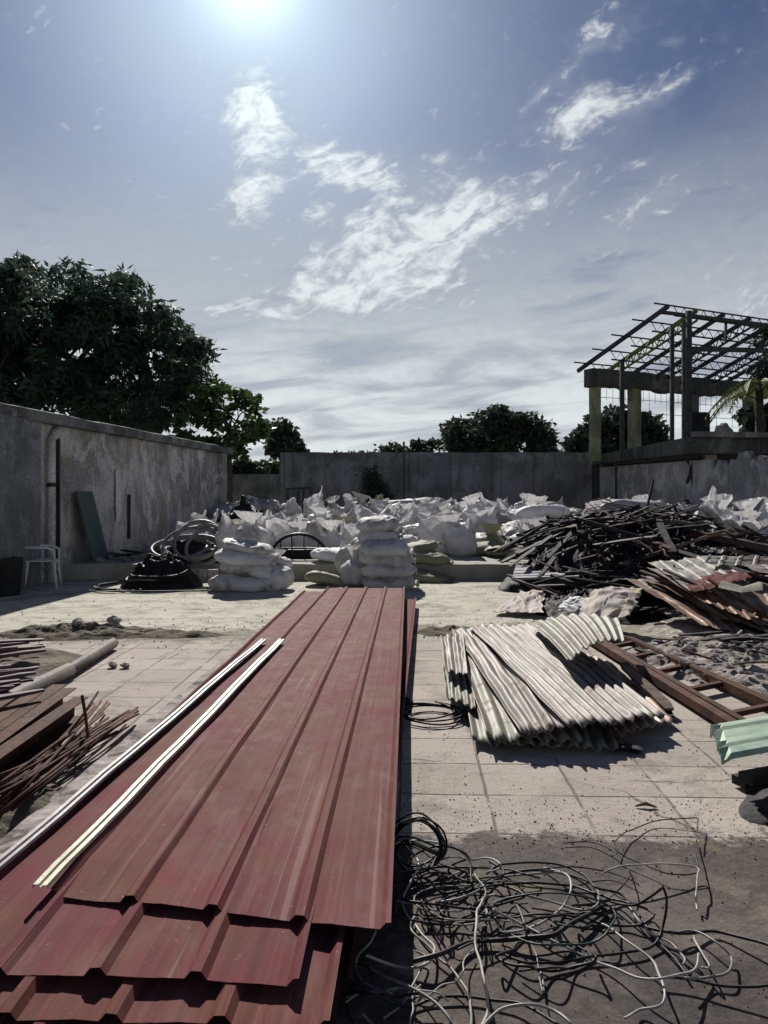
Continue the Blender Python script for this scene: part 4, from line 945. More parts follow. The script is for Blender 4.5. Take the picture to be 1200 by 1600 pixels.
# grey kerb on the left of the stack
mb = MB(); a0 = Vector((-1.62, 1.6, 0)); 
def kf(u, v_):
    D = 1.5 + 6.4 * v_; xc = -1.80 + (D - 1.5) * .055 + .012 * fbm(D * 2, 1); pr_ = [(.10, 0), (.105, .06), (.12, .07), (.27, .07), (.29, .06), (.30, 0)][int(round(u * 5))]
    return (xc + pr_[0], D, pr_[1] + (.008 * fbm(D * 5, pr_[0] * 9) if pr_[1] > .05 else 0))
mb.grid(kf, 5, 90); tag(mb.build('kerb', M['kerb']), kind='structure')

# corrugated zinc heap
ZG = 'loose corrugated zinc sheets'
cpt = lambda x, y, z: G(620 + .3833 * x, 940 + .3833 * y, z)
bow = lambda k, s=0: (lambda u, v_: .6 * k * math.sin(math.pi * v_) + .02 * fbm(u * 3 + s, v_ * 4, s))
sheet('corrugated_sheet', cpt(310, 575, .045), cpt(905, 603, .04), cpt(235, 130, .14), cpt(700, 100, .14), 10, .012, 'zinc_green', 'lowest corrugated sheet with a greenish front edge on the tiles', ZG, bow(.03, 1), ragged=.02, seed=1)
sheet('corrugated_sheet', cpt(370, 560, .09), cpt(760, 570, .08), cpt(222, 122, .18), cpt(420, 100, .2), 6, .012, 'zinc_green', 'corrugated sheet with brown streaks at the left of the zinc heap', ZG, bow(.02, 2), ragged=.02, seed=2)
sheet('corrugated_sheet', cpt(505, 540, .125), cpt(690, 520, .14), cpt(222, 115, .20), cpt(390, 97, .21), 4, .012, 'zinc_sheet', 'narrow dented corrugated sheet lying over the left of the zinc heap', ZG, bow(.02, 3), ragged=.01, seed=3)
sheet('corrugated_sheet', cpt(690, 512, .165), cpt(1095, 470, .12), cpt(290, 102, .23), cpt(590, 92, .26), 10, .012, 'zinc_sheet', 'large whitish corrugated sheet on top of the zinc heap', ZG, bow(.02, 4), ragged=.02, seed=4)
sheet('corrugated_sheet', cpt(900, 540, .10), cpt(1130, 490, .04), cpt(640, 180, .14), cpt(850, 240, .10), 6, .012, 'rusty_sheet', 'rust patched corrugated sheet under the right of the zinc heap', ZG, bow(.02, 5), ragged=.02, seed=5)
sheet('corrugated_sheet', cpt(700, 250, .30), cpt(930, 165, .36), cpt(540, 95, .30), cpt(900, 70, .40), 8, .012, 'zinc_green', 'short curled corrugated sheet at the back right of the zinc heap', ZG, lambda u, v_: .07 * math.sin(math.pi * u) + .10 * v_ * (1 - v_), ragged=.03, seed=6)
sheet('corrugated_sheet', cpt(195, 275, .20), cpt(290, 305, .20), cpt(178, 140, .22), cpt(270, 130, .22), 3, .012, 'zinc_sheet', 'small corrugated offcut at the upper left of the zinc heap', ZG, bow(.01, 7), ragged=.03, seed=7)
sheet('corrugated_sheet', cpt(200, 385, .12), cpt(320, 440, .10), cpt(185, 270, .10), cpt(300, 270, .12), 4, .012, 'zinc_green', 'small corrugated offcut at the left edge of the zinc heap, the lower one', ZG, bow(.01, 8), ragged=.03, seed=8)
for k, (a, b, w_, h_) in enumerate((((930, 250, .20), (1100, 440, .06), .09, .03), ((940, 250, .14), (1120, 470, .03), .05, .03), ((770, 270, .14), (900, 340, .10), .05, .03), ((700, 330, .05), (560, 580, .03), .1, .05), ((880, 590, .03), (1000, 608, .02), .09, .03))):
    beam(cpt(*a), cpt(*b), w_, h_, 'charred' if k != 0 else 'old_timber', 'plank', ('dark plank sticking out at the right of the zinc heap', 'thin black batten beside the dark plank right of the zinc heap', 'short black batten behind the zinc heap', 'batten propping the zinc sheets', 'flat dark offcut before the zinc heap')[k], None)
# rusted frame (ladder like steel door frame)
lf = thing('steel_ladder', 'rust brown ladder-shaped steel frame lying on the tiles', 'frame', G(1060, 1060, 0))
def fp(s, t_):  # s across 0..1 , t along
    a = G(962, 1022, .06).lerp(G(1155, 1140, .06), t_); b = G(1012, 1012, .06).lerp(G(1250, 1120, .06), t_); return a.lerp(b, s)
for s, w_ in ((0, .07), (.16, .05), (1, .05), (.93, .03)):
    mb = MB(); mb.bar(fp(s, -.35), fp(s, 1.05), w_, .06); mb.build('rail', M['rust'], lf)
for t_ in (-.3, -.12, .10, .34, .60, .88):
    mb = MB(); mb.bar(fp(.16, t_), fp(1, t_), .045, .035); mb.build('rung', M['rust'], lf)
slab('ply_panel', [G(985, 1052, .02), G(1180, 1185, .02), G(1300, 1150, .02), G(1040, 1030, .02)], .015, 'ply', 'flat dusty panel beneath the rusty ladder frame', 'board') if False else None

# rubble mound on right
mound('rubble', 3.6, 6.75, 1.45, 1.3, .17, -.01, 'rubble', 'grey crushed rubble and soil heaped behind the rusty frame', 'rubble', nx=220, rough=.22, fr=5.5, kind='stuff', pw=.8, seed=3)
mound('rubble', 4.4, 8.3, 1.5, 1.5, .16, -.01, 'rubble', 'rubble under the rusty sheets at the right', 'rubble', nx=90, rough=.5, fr=3.0, kind='stuff', pw=.8, seed=5)
RM = []
for k in range(8):
    mb = MB(); r_ = random.Random(k)
    def rf_(u, v_, k=k):
        a = u * 2 * math.pi; b = (v_ - .5) * math.pi; p = Vector((math.cos(a) * math.cos(b), math.sin(a) * math.cos(b), math.sin(b) * .7)); q = p * 1.0
        d = 1 + .5 * noise.noise(q * 1.4 + Vector((k * 7, 0, 0))) + .2 * noise.noise(q * 3.5 + Vector((k * 3, 0, 0))); return p * d * .5
    mb.grid(rf_, 10, 7); me = bpy.data.meshes.new('stone'); me.from_pydata(mb.v, [], mb.f); me.materials.append(M['stone']); RM.append(me)
def stone(x, y, z, s, label, group, mat=None):
    o = bpy.data.objects.new('stone', rnd.choice(RM)); COL.objects.link(o); o.location = (x, y, z); o.scale = (s, s * rnd.uniform(.7, 1), s * rnd.uniform(.5, .8)); o.rotation_euler = (rnd.uniform(-.4, .4), rnd.uniform(-.4, .4), rnd.uniform(0, 6))
    return tag(o, label, 'stone', group)
for k in range(270):
    a = rnd.uniform(0, 6.28); r = math.sqrt(rnd.random()) * 1.0; x = 3.5 + math.cos(a) * 1.25 * r; y = 6.6 + math.sin(a) * 1.2 * r
    stone(x, y, .17 * max(0, 1 - r * r) ** .8 + .02, rnd.choice((.03, .04, .05, .07, .1)), 'broken lump of concrete on the rubble heap', 'lumps on the rubble heap')
for k in range(30):
    a = rnd.uniform(0, 6.28); r = math.sqrt(rnd.random()); x = 3.6 + math.cos(a) * 1.3 * r; y = 6.7 + math.sin(a) * 1.2 * r; z = .17 * (1 - r * r) + .05; L = rnd.uniform(.06, .28); a = rnd.uniform(0, 3.1)
    beam((x - L * math.cos(a), y - L * math.sin(a), z), (x + L * math.cos(a), y + L * math.sin(a), z + rnd.uniform(-.01, .04)), rnd.choice((.02, .04, .07)), .02, rnd.choice(('charred', 'old_timber', 'rust', 'grey_board', 'charred')), 'scrap_piece', 'small piece of timber or metal scrap on the rubble', 'scrap pieces on the rubble', 'scrap')
# rusty sheet stack on rubble at right
RS = 'rusty sheets piled on the rubble at the right'
def psh(c, mat, label, waves=5, amp=.012, prof='rib', seed=0, rag=.02):
    c = [P(*q) for q in c]; sheet('rusty_sheet', c[0], c[1], c[2], c[3], waves, amp, mat, label, RS, bow(.02, seed), ragged=rag, seed=seed, prof=prof, nv=20)
psh([(1078, 925, 8.2), (1165, 905, 8.6), (1012, 880, 9.8), (1110, 868, 10.2)], 'grey_sheet', 'grey sheet sloping down on top of the rusty pile', seed=1)
psh([(1080, 926, 8.15), (1190, 898, 8.5), (1062, 905, 8.9), (1130, 895, 9.0)], 'red_sheet', 'reddish sheet end at the front of the rusty pile', seed=2)
psh([(1095, 940, 8.0), (1260, 1000, 7.4), (1010, 888, 9.4), (1200, 900, 9.6)], 'rusty_sheet', 'large rust brown sheet spread under the grey sheet', waves=8, seed=3)
psh([(1120, 965, 7.9), (1290, 1010, 7.2), (1000, 900, 9.3), (1190, 905, 9.6)], 'rusty_sheet', 'lower rust brown sheet of the right pile', waves=8, seed=4)
psh([(1090, 975, 7.8), (1250, 1025, 7.3), (975, 905, 9.3), (1190, 915, 9.6)], 'rusty_sheet', 'lowest rust brown sheet of the right pile', waves=8, seed=6)
psh([(1110, 868, 9.6), (1260, 872, 9.4), (1100, 880, 9.2), (1260, 892, 9.0)], 'zinc_sheet', 'pale sheet lying flat at the right edge above the rusty pile', waves=6, seed=5)
psh([(1013, 866, 10.6), (1130, 866, 10.6), (1018, 856, 11.2), (1135, 856, 11.2)], 'grey_sheet', 'ribbed grey sheet end between the black beams', waves=8, amp=.02, seed=7)
psh([(1170, 890, 8.3), (1290, 910, 8.1), (1150, 880, 8.8), (1290, 890, 8.8)], 'zinc_sheet', 'bright zinc strip at the right edge', waves=3, seed=8)
for k, (a, b, w_, mt) in enumerate([((1000, 892, 9.3), (1250, 985, 7.6), .08, 'old_timber'), ((1020, 915, 9.0), (1230, 1010, 7.4), .07, 'charred'), ((1060, 945, 8.5), (1290, 1010, 7.6), .10, 'charred'), ((1105, 905, 8.2), (1200, 965, 7.6), .05, 'rust'),
    ((1040, 890, 9.0), (1110, 925, 8.2), .06, 'old_timber'), ((1125, 1000, 6.9), (1290, 990, 7.0), .09, 'charred'), ((1150, 1012, 6.7), (1290, 1010, 6.8), .06, 'old_timber'), ((985, 905, 9.4), (1048, 925, 8.8), .07, 'old_timber'), ((1140, 1003, 6.8), (1230, 1018, 6.5), .05, 'charred'), ((1180, 960, 7.8), (1290, 985, 7.4), .08, 'rust')]):
    beam(P(*a), P(*b), w_, w_ * .5, mt, 'plank', 'plank or steel length wedged in the rusty pile at the right', 'planks wedged in the rusty pile')
# green-white folded offcut
mb = MB(); q = [P(1122, 918, 8.0), P(1158, 926, 7.8), P(1192, 922, 7.9), P(1130, 908, 8.3), P(1163, 918, 8.15), P(1190, 908, 8.3)]
mb.grid(lambda u, v_: (q[0].lerp(q[1], u * 2) if u < .5 else q[1].lerp(q[2], u * 2 - 1)).lerp(q[3].lerp(q[4], u * 2) if u < .5 else q[4].lerp(q[5], u * 2 - 1), v_) + Vector((0, 0, .03 * math.sin(v_ * 3))), 8, 5)
tag(mb.build('tin_offcut', M['cream_metal'], origin=q[0], solid=.003), 'bent pale tin offcut with a dark hollow on the rusty pile', 'metal sheet')

# green ridge capping at the right edge
gr = thing('ridge_cap', 'pale green folded metal ridge capping at the right edge', 'metal sheet', (2.1, 3.8, 0))
def gf(u, v_):
    L = v_ * 1.35; prof_ = [(0, -.06), (.02, 0), (.10, .012), (.13, .035), (.17, .035), (.20, .012), (.34, .03), (.37, .055), (.41, .055), (.44, .02), (.52, -.02), (.535, -.09)]
    k = min(len(prof_) - 1, int(round(u * (len(prof_) - 1)))); y, z = prof_[k]; nn = 1 + .05 * fbm(L * 3, k)
    x0 = 1.55 + L * .93 + y * .30; y0 = 3.52 + L * .30 + y * .95
    return (x0, y0, .30 + z * .36 * nn + L * .04 - .05 * (v_ < .03) * (k % 2))
mb = MB(); mb.grid(gf, 11, 24); mb.build('capping', M['green_sheet'], gr, uv=(11, 24), solid=.002)
mb = MB()
for a, b in (((1.75, 3.72, .12), (2.9, 4.1, .16)), ((1.8, 3.9, .04), (2.9, 4.3, .06)), ((2.0, 3.55, .2), (2.9, 3.8, .22))): mb.bar(a, b, .09, .045)
tag(mb.build('timber_prop', M['charred'], origin=(2.2, 3.8, 0)), 'dark timbers stacked under the green ridge capping', 'timber')
mound('shade_mound', 2.32, 3.62, .66, .44, .13, -.01, 'charred', 'dark mound added under the green ridge capping to imitate its shadow', 'shade mound', kind='stuff', rough=.3)  # added black mound, stands in for the shadow below the capping

# crumpled cloth/plastic by the heap
def cloth(name, pts4, lift, mat, label, seed, cat='tarpaulin'):
    c_ = [Vector(p) for p in pts4]; mb = MB()
    def f_(u, v_):
        p = c_[0] * (1 - u) * (1 - v_) + c_[1] * u * (1 - v_) + c_[3] * (1 - u) * v_ + c_[2] * u * v_
        e = math.sin(math.pi * u) * math.sin(math.pi * v_); q = Vector((u * 4 + seed, v_ * 4, seed))
        return p + Vector((.05 * noise.noise(q * 1.5), .05 * noise.noise(q * 1.7 + Vector((5, 0, 0))), lift * e + .030 * ridged(q, .9) + .014 * ridged(q, 2.2) + .02))
    mb.grid(f_, 44, 44); return tag(mb.build(name, M[mat], origin=c_[0], smooth=True, solid=.002), label, cat)
cloth('plastic_sheet', [G(770, 962, 0), G(848, 965, .02), G(850, 925, .15), G(815, 930, .1)], .05, 'cloth_sheet', 'crumpled pinkish plastic sheet spread left of the ash, before the platform', 1)
cloth('torn_tarpaulin', [G(895, 978, .10), G(985, 970, .22), G(1005, 925, .42), G(930, 925, .35)], .12, 'cloth_sheet', 'torn stained tarpaulin with red and yellow stains behind the zinc heap', 4)
cloth('torn_tarpaulin', [G(868, 958, .10), G(925, 968, .12), G(930, 940, .25), G(885, 940, .2)], .05, 'sack', 'small crumpled white rag at the foot of the burnt heap', 8)

# ------------------------------------------------------------------ black net heap, hose coils
mound('cable_mesh_heap', P(248, 900, 12.3).x, 12.45, .66, .5, .50, 0, 'net_black', 'glossy black heap of netting on the ground before the step', 'netting', rough=.22, fr=7, nx=90, seed=9)
def coil(cx_, cy_, z, rx, ry, turns, tilt, mat, r, name, label, cat, seed, group=None, n=26, spread=.12, rise=.02):
    rr_ = random.Random(seed); pts = []
    for i in range(int(n * turns) + 1):
        a = 2 * math.pi * i / n; k = 1 + spread * noise.noise(Vector((a * .23, seed, 0))) * 2
        x = math.cos(a) * rx * k; y = math.sin(a) * ry * k; zz = rise * a / 6.28 + .03 * noise.noise(Vector((a * .5, seed, 3)))
        tl = R(tilt); pts.append((cx_ + x + .08 * noise.noise(Vector((a * .1, 7, seed))), cy_ + y * math.cos(tl), max(r, z + zz + (y * math.sin(tl)))))
    mb = MB(); mb.tube(pts, r, 7); return tag(mb.build(name, M[mat], origin=(cx_, cy_, z), smooth=True), label, cat, group)
for k in range(5):
    coil(P(250, 900, 12.4).x + rnd.uniform(-.15, .15), 12.4 + rnd.uniform(-.2, .2), .08 + .05 * k, .5 - .035 * k, .38, 2.4, rnd.uniform(-15, 30), 'cable_black', .012, 'black_cable', 'black cable looped through the netting heap', 'cable', 20 + k, 'cables in the netting heap')
coil(P(190, 910, 12.0).x, 12.0, .04, .42, .35, 1.8, 4, 'cable_black', .012, 'black_cable', 'loose loop of black cable on the ground left of the netting heap', 'cable', 40)
coil(P(225, 930, 11.6).x, 11.7, .02, .95, .12, 1.1, 0, 'cable_black', .008, 'black_cable', 'thin wire loop lying in the sun before the netting heap', 'cable', 41)
HG = 'thick grey hoses coiled above the netting heap'
for k, (px, py, rx, ry, tl) in enumerate(((300, 850, .46, .40, 35), (310, 846, .40, .42, 50), (295, 855, .50, .36, 25), (318, 852, .34, .36, 60), (285, 858, .44, .4, 20))):
    q = P(px, py, 13.1); coil(q.x, 13.1, q.z, rx, ry, 1.35, tl, 'hose', .032, 'grey_hose', 'thick grey hose looped above the netting heap', 'hose', 50 + k, HG, spread=.2)
mound('dark_debris', P(300, 870, 13.9).x, 13.95, .85, .42, .42, PZ, 'net_black', 'black scrap under the coiled grey hoses', 'scrap', rough=.4, fr=5, kind='stuff')
mound('dark_debris', P(370, 800, 17.5).x, 18.3, .8, .7, .95, PZ, 'net_black', 'tall black debris heap behind the sacks at the end of the left wall', 'scrap', rough=.25, fr=4, kind='stuff')
# black cart-like coil at 465,840
bc = thing('black_cable_coil', 'black cable reel frame with an arched rim lying on the platform edge', 'cable reel', at(467, 14.6, PZ))
q0 = Vector(at(467, 14.6, PZ)); mb = MB()
arch = [q0 + Vector((math.cos(a) * .54, 0, math.sin(a) * .47)) for a in [math.pi * (1 - i / 20 * .93) for i in range(21)]]; mb.tube(arch, .03, 8); mb.build('rim', M['cable_black'], bc, smooth=True)
mb = MB()
for i in (6, 9, 12, 16): mb.tube([arch[i], Vector((arch[i].x, 14.6, PZ))], .012, 6)
mb.build('spoke', M['cable_black'], bc)
for k in range(7):
    mb = MB(); mb.tube([q0 + Vector((math.cos(a) * (.58 - .02 * k), math.sin(a) * .3, .03 + .025 * k)) for a in [i * 2 * math.pi / 28 for i in range(29)]], .02, 7); mb.build('cable_turn', M['cable_black'], bc, smooth=True)

# small debris near the left wall foot
for k in range(26):
    y = rnd.uniform(13.7, 17.5); x = lwx(y) + rnd.uniform(.3, 1.3); stone(x, y, PZ + .03, rnd.choice((.1, .16, .22)), 'lump of rubble on the platform at the foot of the left wall', 'rubble lumps by the left wall')
for k in range(9):
    y = rnd.uniform(14.2, 17); x = lwx(y) + rnd.uniform(.3, 1.0); a = rnd.uniform(0, 3.1); L = rnd.uniform(.2, .5)
    beam((x - L * math.cos(a), y - L * math.sin(a), PZ + .08), (x + L * math.cos(a), y + L * math.sin(a), PZ + .12), .12, .04, rnd.choice(('old_timber', 'charred', 'grey_board')), 'scrap_board', 'scrap board lying at the foot of the left wall', 'scrap boards by the left wall')
mb = MB()
for i in range(6): mb.box(P(258 + i * 14, 880, 13.35).x, P(258 + i * 14, 880, 13.35).x + .145, 13.2, 13.4, 0, .2)
tag(mb.build('block_row', M['plaster_left'], origin=(-3.6, 13.3, 0)), 'row of grey concrete blocks against the step behind the netting heap', 'blocks')

# ------------------------------------------------------------------ plastic chair
ch = thing('plastic_chair', 'pale plastic garden chair standing in the shade by the left wall', 'chair', G(66, 918, 0)); cp = ORG[ch.name]; PM = M['plastic_chair']
def cl(x, y, z): return Vector((cp.x + x * math.cos(.25) - y * math.sin(.25), cp.y + x * math.sin(.25) + y * math.cos(.25), z))
for (x, y) in ((.22, -.2), (.22, .2), (-.2, -.2), (-.2, .2)):
    mb = MB(); mb.tube([cl(x * 1.15, y * 1.15, 0), cl(x, y, .25), cl(x * .92, y * .95, .43)], [.022, .026, .035], 8); mb.build('leg', PM, ch, smooth=True)
mb = MB(); mb.grid(lambda u, v_: cl(-.22 + .46 * u, -.23 + .46 * v_, .44 - .02 * math.sin(math.pi * u) * math.sin(math.pi * v_) - .03 * (u > .95)), 14, 14); mb.build('seat', PM, ch, smooth=True, solid=.02)
for k in range(6):
    y = -.19 + k * .076; mb = MB(); mb.tube([cl(-.2, y, .44), cl(-.26, y * 1.05, .62), cl(-.33, y * 1.05, .82 + .03 * math.cos(y * 6))], .016, 6); mb.build('back_slat', PM, ch, smooth=True)
mb = MB(); mb.tube([cl(-.33, -.24, .74), cl(-.34, -.17, .83), cl(-.345, 0, .87), cl(-.34, .17, .83), cl(-.33, .24, .74)], .024, 8); mb.build('back_rail', PM, ch, smooth=True)
for s in (-1, 1):
    mb = MB(); mb.tube([cl(-.31, .24 * s, .66), cl(-.1, .27 * s, .66), cl(.12, .27 * s, .65), cl(.21, .25 * s, .6), cl(.22, .23 * s, .44)], .02, 8); mb.build('armrest', PM, ch, smooth=True)
tub = P(6, 870, 11.4); mb = MB(); mb.tube([(tub.x, 11.4, 0), (tub.x, 11.4, .3), (tub.x, 11.4, .55)], [.22, .25, .27], 20)
tag(mb.build('barrel', M['net_black'], origin=(tub.x, 11.4, 0), smooth=False), 'dark tub in the shade at the left edge beside the chair', 'tub')

# ------------------------------------------------------------------ left foreground scrap
cq = lambda x, y, z: G(x / 3, 960 + y / 3, z)
CG = 'rusty steel channels side by side at the left edge'
def channel(a, b, w_, h_, label):
    a = Vector(a); b = Vector(b); d = (b - a).normalized(); s = d.cross(Vector((0, 0, 1))).normalized(); z = Vector((0, 0, 1)); mb = MB(); th = .006
    for (x0, x1, z0, z1) in ((-w_ / 2, -w_ / 2 + th, 0, h_), (-w_ / 2 + th, w_ / 2, h_ - th, h_), (-w_ / 2 + th, w_ / 2, 0, th)):
        mb.hexa([a + s * x0 + z * z0, a + s * x1 + z * z0, a + s * x1 + z * z1, a + s * x0 + z * z1, b + s * x0 + z * z0, b + s * x1 + z * z0, b + s * x1 + z * z1, b + s * x0 + z * z1])
    return tag(mb.build('steel_channel', M['rust'], origin=a), label, 'steel channel', CG)
for k, (x, y, dx) in enumerate(((380, 440, 0), (325, 395, 0), (280, 380, 0), (165, 425, 0), (45, 450, 0))):
    a = cq(x, y + 45, 0.0); a.z = .01 + .004 * k; b = a + Vector((.14 + .03 * k, -3.2, 0))
    if k == 0: b = a + Vector((.02, -3.3, 0))
    channel(b, a, .10, .13, ('nearest', 'second', 'third', 'fourth', 'farthest left')[k] + ' rusty steel channel of the row beside the rebar')
for i in range(22):
    ex, ey = rnd.choice(((505, 415), (625, 445), (460, 420), (495, 475), (630, 465), (545, 540), (350, 520))); ex += rnd.uniform(-25, 20); ey += rnd.uniform(-14, 14)
    a = cq(ex, ey, .05 + rnd.uniform(0, .07)); b = cq(rnd.uniform(-200, 120), rnd.uniform(800, 960), .04 + rnd.uniform(0, .12)); m_ = (a + b) / 2 + Vector((rnd.uniform(-.03, .03), 0, rnd.uniform(-.02, .03)))
    mb = MB(); mb.tube([a, a.lerp(m_, .5) + Vector((.01, 0, .008)), m_, m_.lerp(b, .5), b], .008, 6); tag(mb.build('rebar', M['rust'], origin=b, smooth=True), 'thin rusty rebar rod in the bundle beside the red sheets', 'rebar', 'bundle of rebar rods')
mb = MB(); mb.tube([cq(385, 380, .38), cq(400, 470, .26), cq(412, 570, .12), cq(395, 660, .03), cq(330, 710, .02), cq(200, 770, .02)], .009, 6)
tag(mb.build('rebar', M['rust'], origin=cq(400, 660, 0), smooth=True), 'bent rebar rod curving upright out of the bundle', 'rebar')
mb = MB(); mb.tube([cq(460, 362, .3), cq(390, 470, .2), cq(250, 650, .05)], .007, 6); tag(mb.build('rebar', M['rust'], origin=cq(390, 660, 0), smooth=True), 'single rebar rod sticking up right of the bent one', 'rebar')
mb = MB(); mb.tube([cq(530, 135, .06), cq(325, 262, .06), cq(320, 265, .06)], .05, 14); mb.tube([cq(322, 262, .065), cq(0, 420, .065), cq(-200, 510, .065)], .06, 14)
tag(mb.build('large_pipe', M['pipe_dull'], origin=cq(300, 270, 0), smooth=True), 'long dull pipe with a sleeve joint lying on the tiles at the left', 'pipe')
for i in range(20):
    y = rnd.uniform(110, 370); a = cq(rnd.uniform(60, 230) - (y - 110) * .1, y, .05 + rnd.uniform(0, .2)); b = a + Vector((rnd.uniform(-1.0, -.6), -rnd.uniform(.4, 1.0), rnd.uniform(-.03, .05)))
    beam(a, b, rnd.choice((.03, .05, .07)), .03, 'pipe_plum', 'scrap_length', 'plum coloured length in the scrap heap at the left edge', 'plum coloured scrap lengths', 'scrap')
mound('soil_heap', cq(60, 260, 0).x - .35, cq(60, 240, 0).y, .9, .8, .10, -.01, 'soil', 'dark soil beneath the plum coloured scrap', 'soil', kind='stuff', rough=.5)
mound('soil_heap', cq(380, 90, 0).x, 8.25, 1.0, .42, .09, -.01, 'soil', 'low ridge of dark soil and weeds across the tiles at the left', 'soil', kind='stuff', rough=0.5, fr=6, nx=90)
mound('soil_heap', cq(830, 90, 0).x, 8.15, .62, .20, .05, -.01, 'soil', 'small soil ridge across the tiles left of the red stack', 'soil', kind='stuff', rough=0.5, fr=5)
mound('soil_heap', .75, 8.35, .5, .3, .06, -.01, 'soil', 'mossy soil at the far right end of the red stack', 'soil', kind='stuff', rough=0.5, fr=5)
mound('soil_heap', cq(150, 880, 0).x + .05, 3.55, .22, .38, .11, -.01, 'soil', 'soil clod heap at the end of the rebar bundle', 'soil', kind='stuff', rough=.3, fr=6)
stone(cq(440, 50, 0).x, 8.35, .10, .2, 'pale grey lump on the soil ridge at the left', None)
for x, y, s in ((528, 250, .09), (588, 252, .08), (425, 240, .05), (535, 45, .17)):
    stone(cq(x, y, 0).x, cq(x, y, 0).y, s * .3, s, 'small dark stone on the sunlit tiles at the left', 'small dark stones on the left tiles')
# grit over the yard
N = 5200; gv = []; gf_ = []
for i in range(N):
    k = rnd.random()
    if k < .42: x, y = rnd.uniform(.05, 3.2), rnd.uniform(2.2, 5.4)
    elif k < .6: x, y = rnd.uniform(-.0, 1.8), rnd.gauss(3.45, .18)
    elif k < .8: x, y = rnd.uniform(-4, 2.2), rnd.gauss(8.4, .4)
    else: x, y = rnd.uniform(-4.5, 3), rnd.uniform(4, 13)
    s = rnd.choice((.0018, .002, .003, .004, .006)) * (2.2 if y > 7 else 1)
    b = len(gv)
    for q in range(3): a = rnd.uniform(0, 6.28); gv.append((x + s * math.cos(a + q * 2.1), y + s * math.sin(a + q * 2.1), .0))
    gv.append((x, y, s * rnd.uniform(.8, 1.4))); gf_ += [(b, b + 1, b + 3), (b + 1, b + 2, b + 3), (b + 2, b, b + 3)]
mb = MB(); mb.v = gv; mb.f = gf_
tag(mb.build('grit', M['soil']), 'scattered grit and crumbs on the yard floor', 'grit', kind='stuff')
mb = MB(); q = cpt(1015, 840, 0); mb.tube([q + Vector((-.05, 0, .008)), q + Vector((0, 0, .02)), q + Vector((.05, -.01, .006))], [.004, .010, .003], 6)
tag(mb.build('twig_scrap', M['old_timber'], origin=q), 'small curled brown scrap on the sunlit tiles at the right', 'scrap')

# ------------------------------------------------------------------ wires in the foreground
def smooth_pts(pts, n=6):
    out = []; m_ = len(pts)
    for i in range(m_ - 1):
        p0, p1, p2, p3 = pts[max(0, i - 1)], pts[i], pts[i + 1], pts[min(m_ - 1, i + 2)]
        for k in range(n):
            s = k / n; out.append(.5 * ((2 * p1) + (p2 - p0) * s + (2 * p0 - 5 * p1 + 4 * p2 - p3) * s * s + (3 * p1 - p0 - 3 * p2 + p3) * s ** 3))
    out.append(pts[-1]); return out
wid = 0
def wire(pts, mat, r, label=None, zs=None, group='wires of the tangle beside the red sheets'):
    global wid; wid += 1; P3 = []
    for i, (x, y) in enumerate(pts):
        z = .012 + .05 * abs(noise.noise(Vector((i * .7, wid * 3.1, 0)))) * 2 if zs is None else zs[i]
        P3.append(G(500 + .5833 * x, 1240 + .5833 * y, z))
    sp3 = smooth_pts(P3); sp3 = [q + Vector((noise.noise(q * 9 + Vector((wid, 0, 0))), noise.noise(q * 9 + Vector((0, wid, 0))), 0)) * .011 for q in sp3]
    mb = MB(); mb.tube(sp3, r * .88, 7)
    return tag(mb.build('wire', M[mat], origin=P3[0], smooth=True), label or {'cable_grey': 'grey wire in the tangle on the dark ground', 'cable_black': 'black wire in the tangle on the dark ground', 'cable_green': 'dark green wire in the tangle on the dark ground'}[mat], 'wire', group)
gy_, bk, gn = 'cable_grey', 'cable_black', 'cable_green'
wire([(205, 290), (300, 295), (400, 270), (470, 230), (560, 215), (650, 215), (720, 235), (745, 265), (735, 300), (690, 310), (620, 290), (560, 275)], gy_, .0045, 'grey wire making the largest arch across the top of the tangle')
wire([(230, 140), (268, 190), (240, 240), (222, 300), (260, 360), (300, 410), (290, 455), (220, 465), (120, 435)], gy_, .005, 'grey wire with an S bend close to the edge of the red stack')
wire([(250, 330), (245, 370), (305, 425), (370, 490), (400, 560), (405, 660)], gy_, .0045)
wire([(470, 270), (440, 280), (418, 330), (420, 420), (440, 500), (445, 580), (420, 660)], gy_, .005, 'pale wire running straight down the middle toward the bottom edge')
wire([(460, 310), (540, 350), (640, 400), (740, 450), (850, 490), (940, 490), (1000, 470), (1010, 430)], gy_, .0045)
wire([(640, 310), (740, 340), (830, 400), (890, 450), (915, 510), (915, 560), (860, 580), (815, 600)], gy_, .0045, 'grey wire curling down to the bottom right of the tangle')
wire([(250, 450), (310, 430), (400, 400), (500, 390), (620, 380), (700, 330), (760, 300)], bk, .009, 'thick black cable crossing the tangle')
wire([(915, 245), (930, 290), (925, 350), (900, 400), (850, 420), (760, 430), (650, 450), (560, 455), (480, 425)], bk, .005, 'black wire standing up at the right of the tangle', zs=[.16, .12, .05, .02, .02, .02, .02, .03, .02])
wire([(780, 290), (830, 300), (870, 285), (915, 250)], bk, .005, None, [.02, .05, .1, .16])
wire([(600, 200), (660, 215), (670, 260), (650, 300), (600, 340), (540, 365), (490, 370)], gy_, .0045)
wire([(450, 215), (480, 190), (560, 185), (640, 190), (700, 215), (740, 250), (800, 270), (850, 320), (890, 380), (960, 450), (980, 480)], bk, .005)
wire([(940, 380), (1000, 370), (1060, 400), (1100, 440), (1095, 480), (1040, 490), (980, 490)], gy_, .0045, 'grey wire loop at the right end of the tangle')
wire([(870, 360), (955, 375), (1050, 370), (1130, 385), (1230, 415)], bk, .006)
wire([(900, 490), (1000, 500), (1100, 520), (1230, 510)], bk, .005)
wire([(80, 455), (150, 480), (220, 510), (290, 550), (350, 600), (380, 650)], gy_, .005)
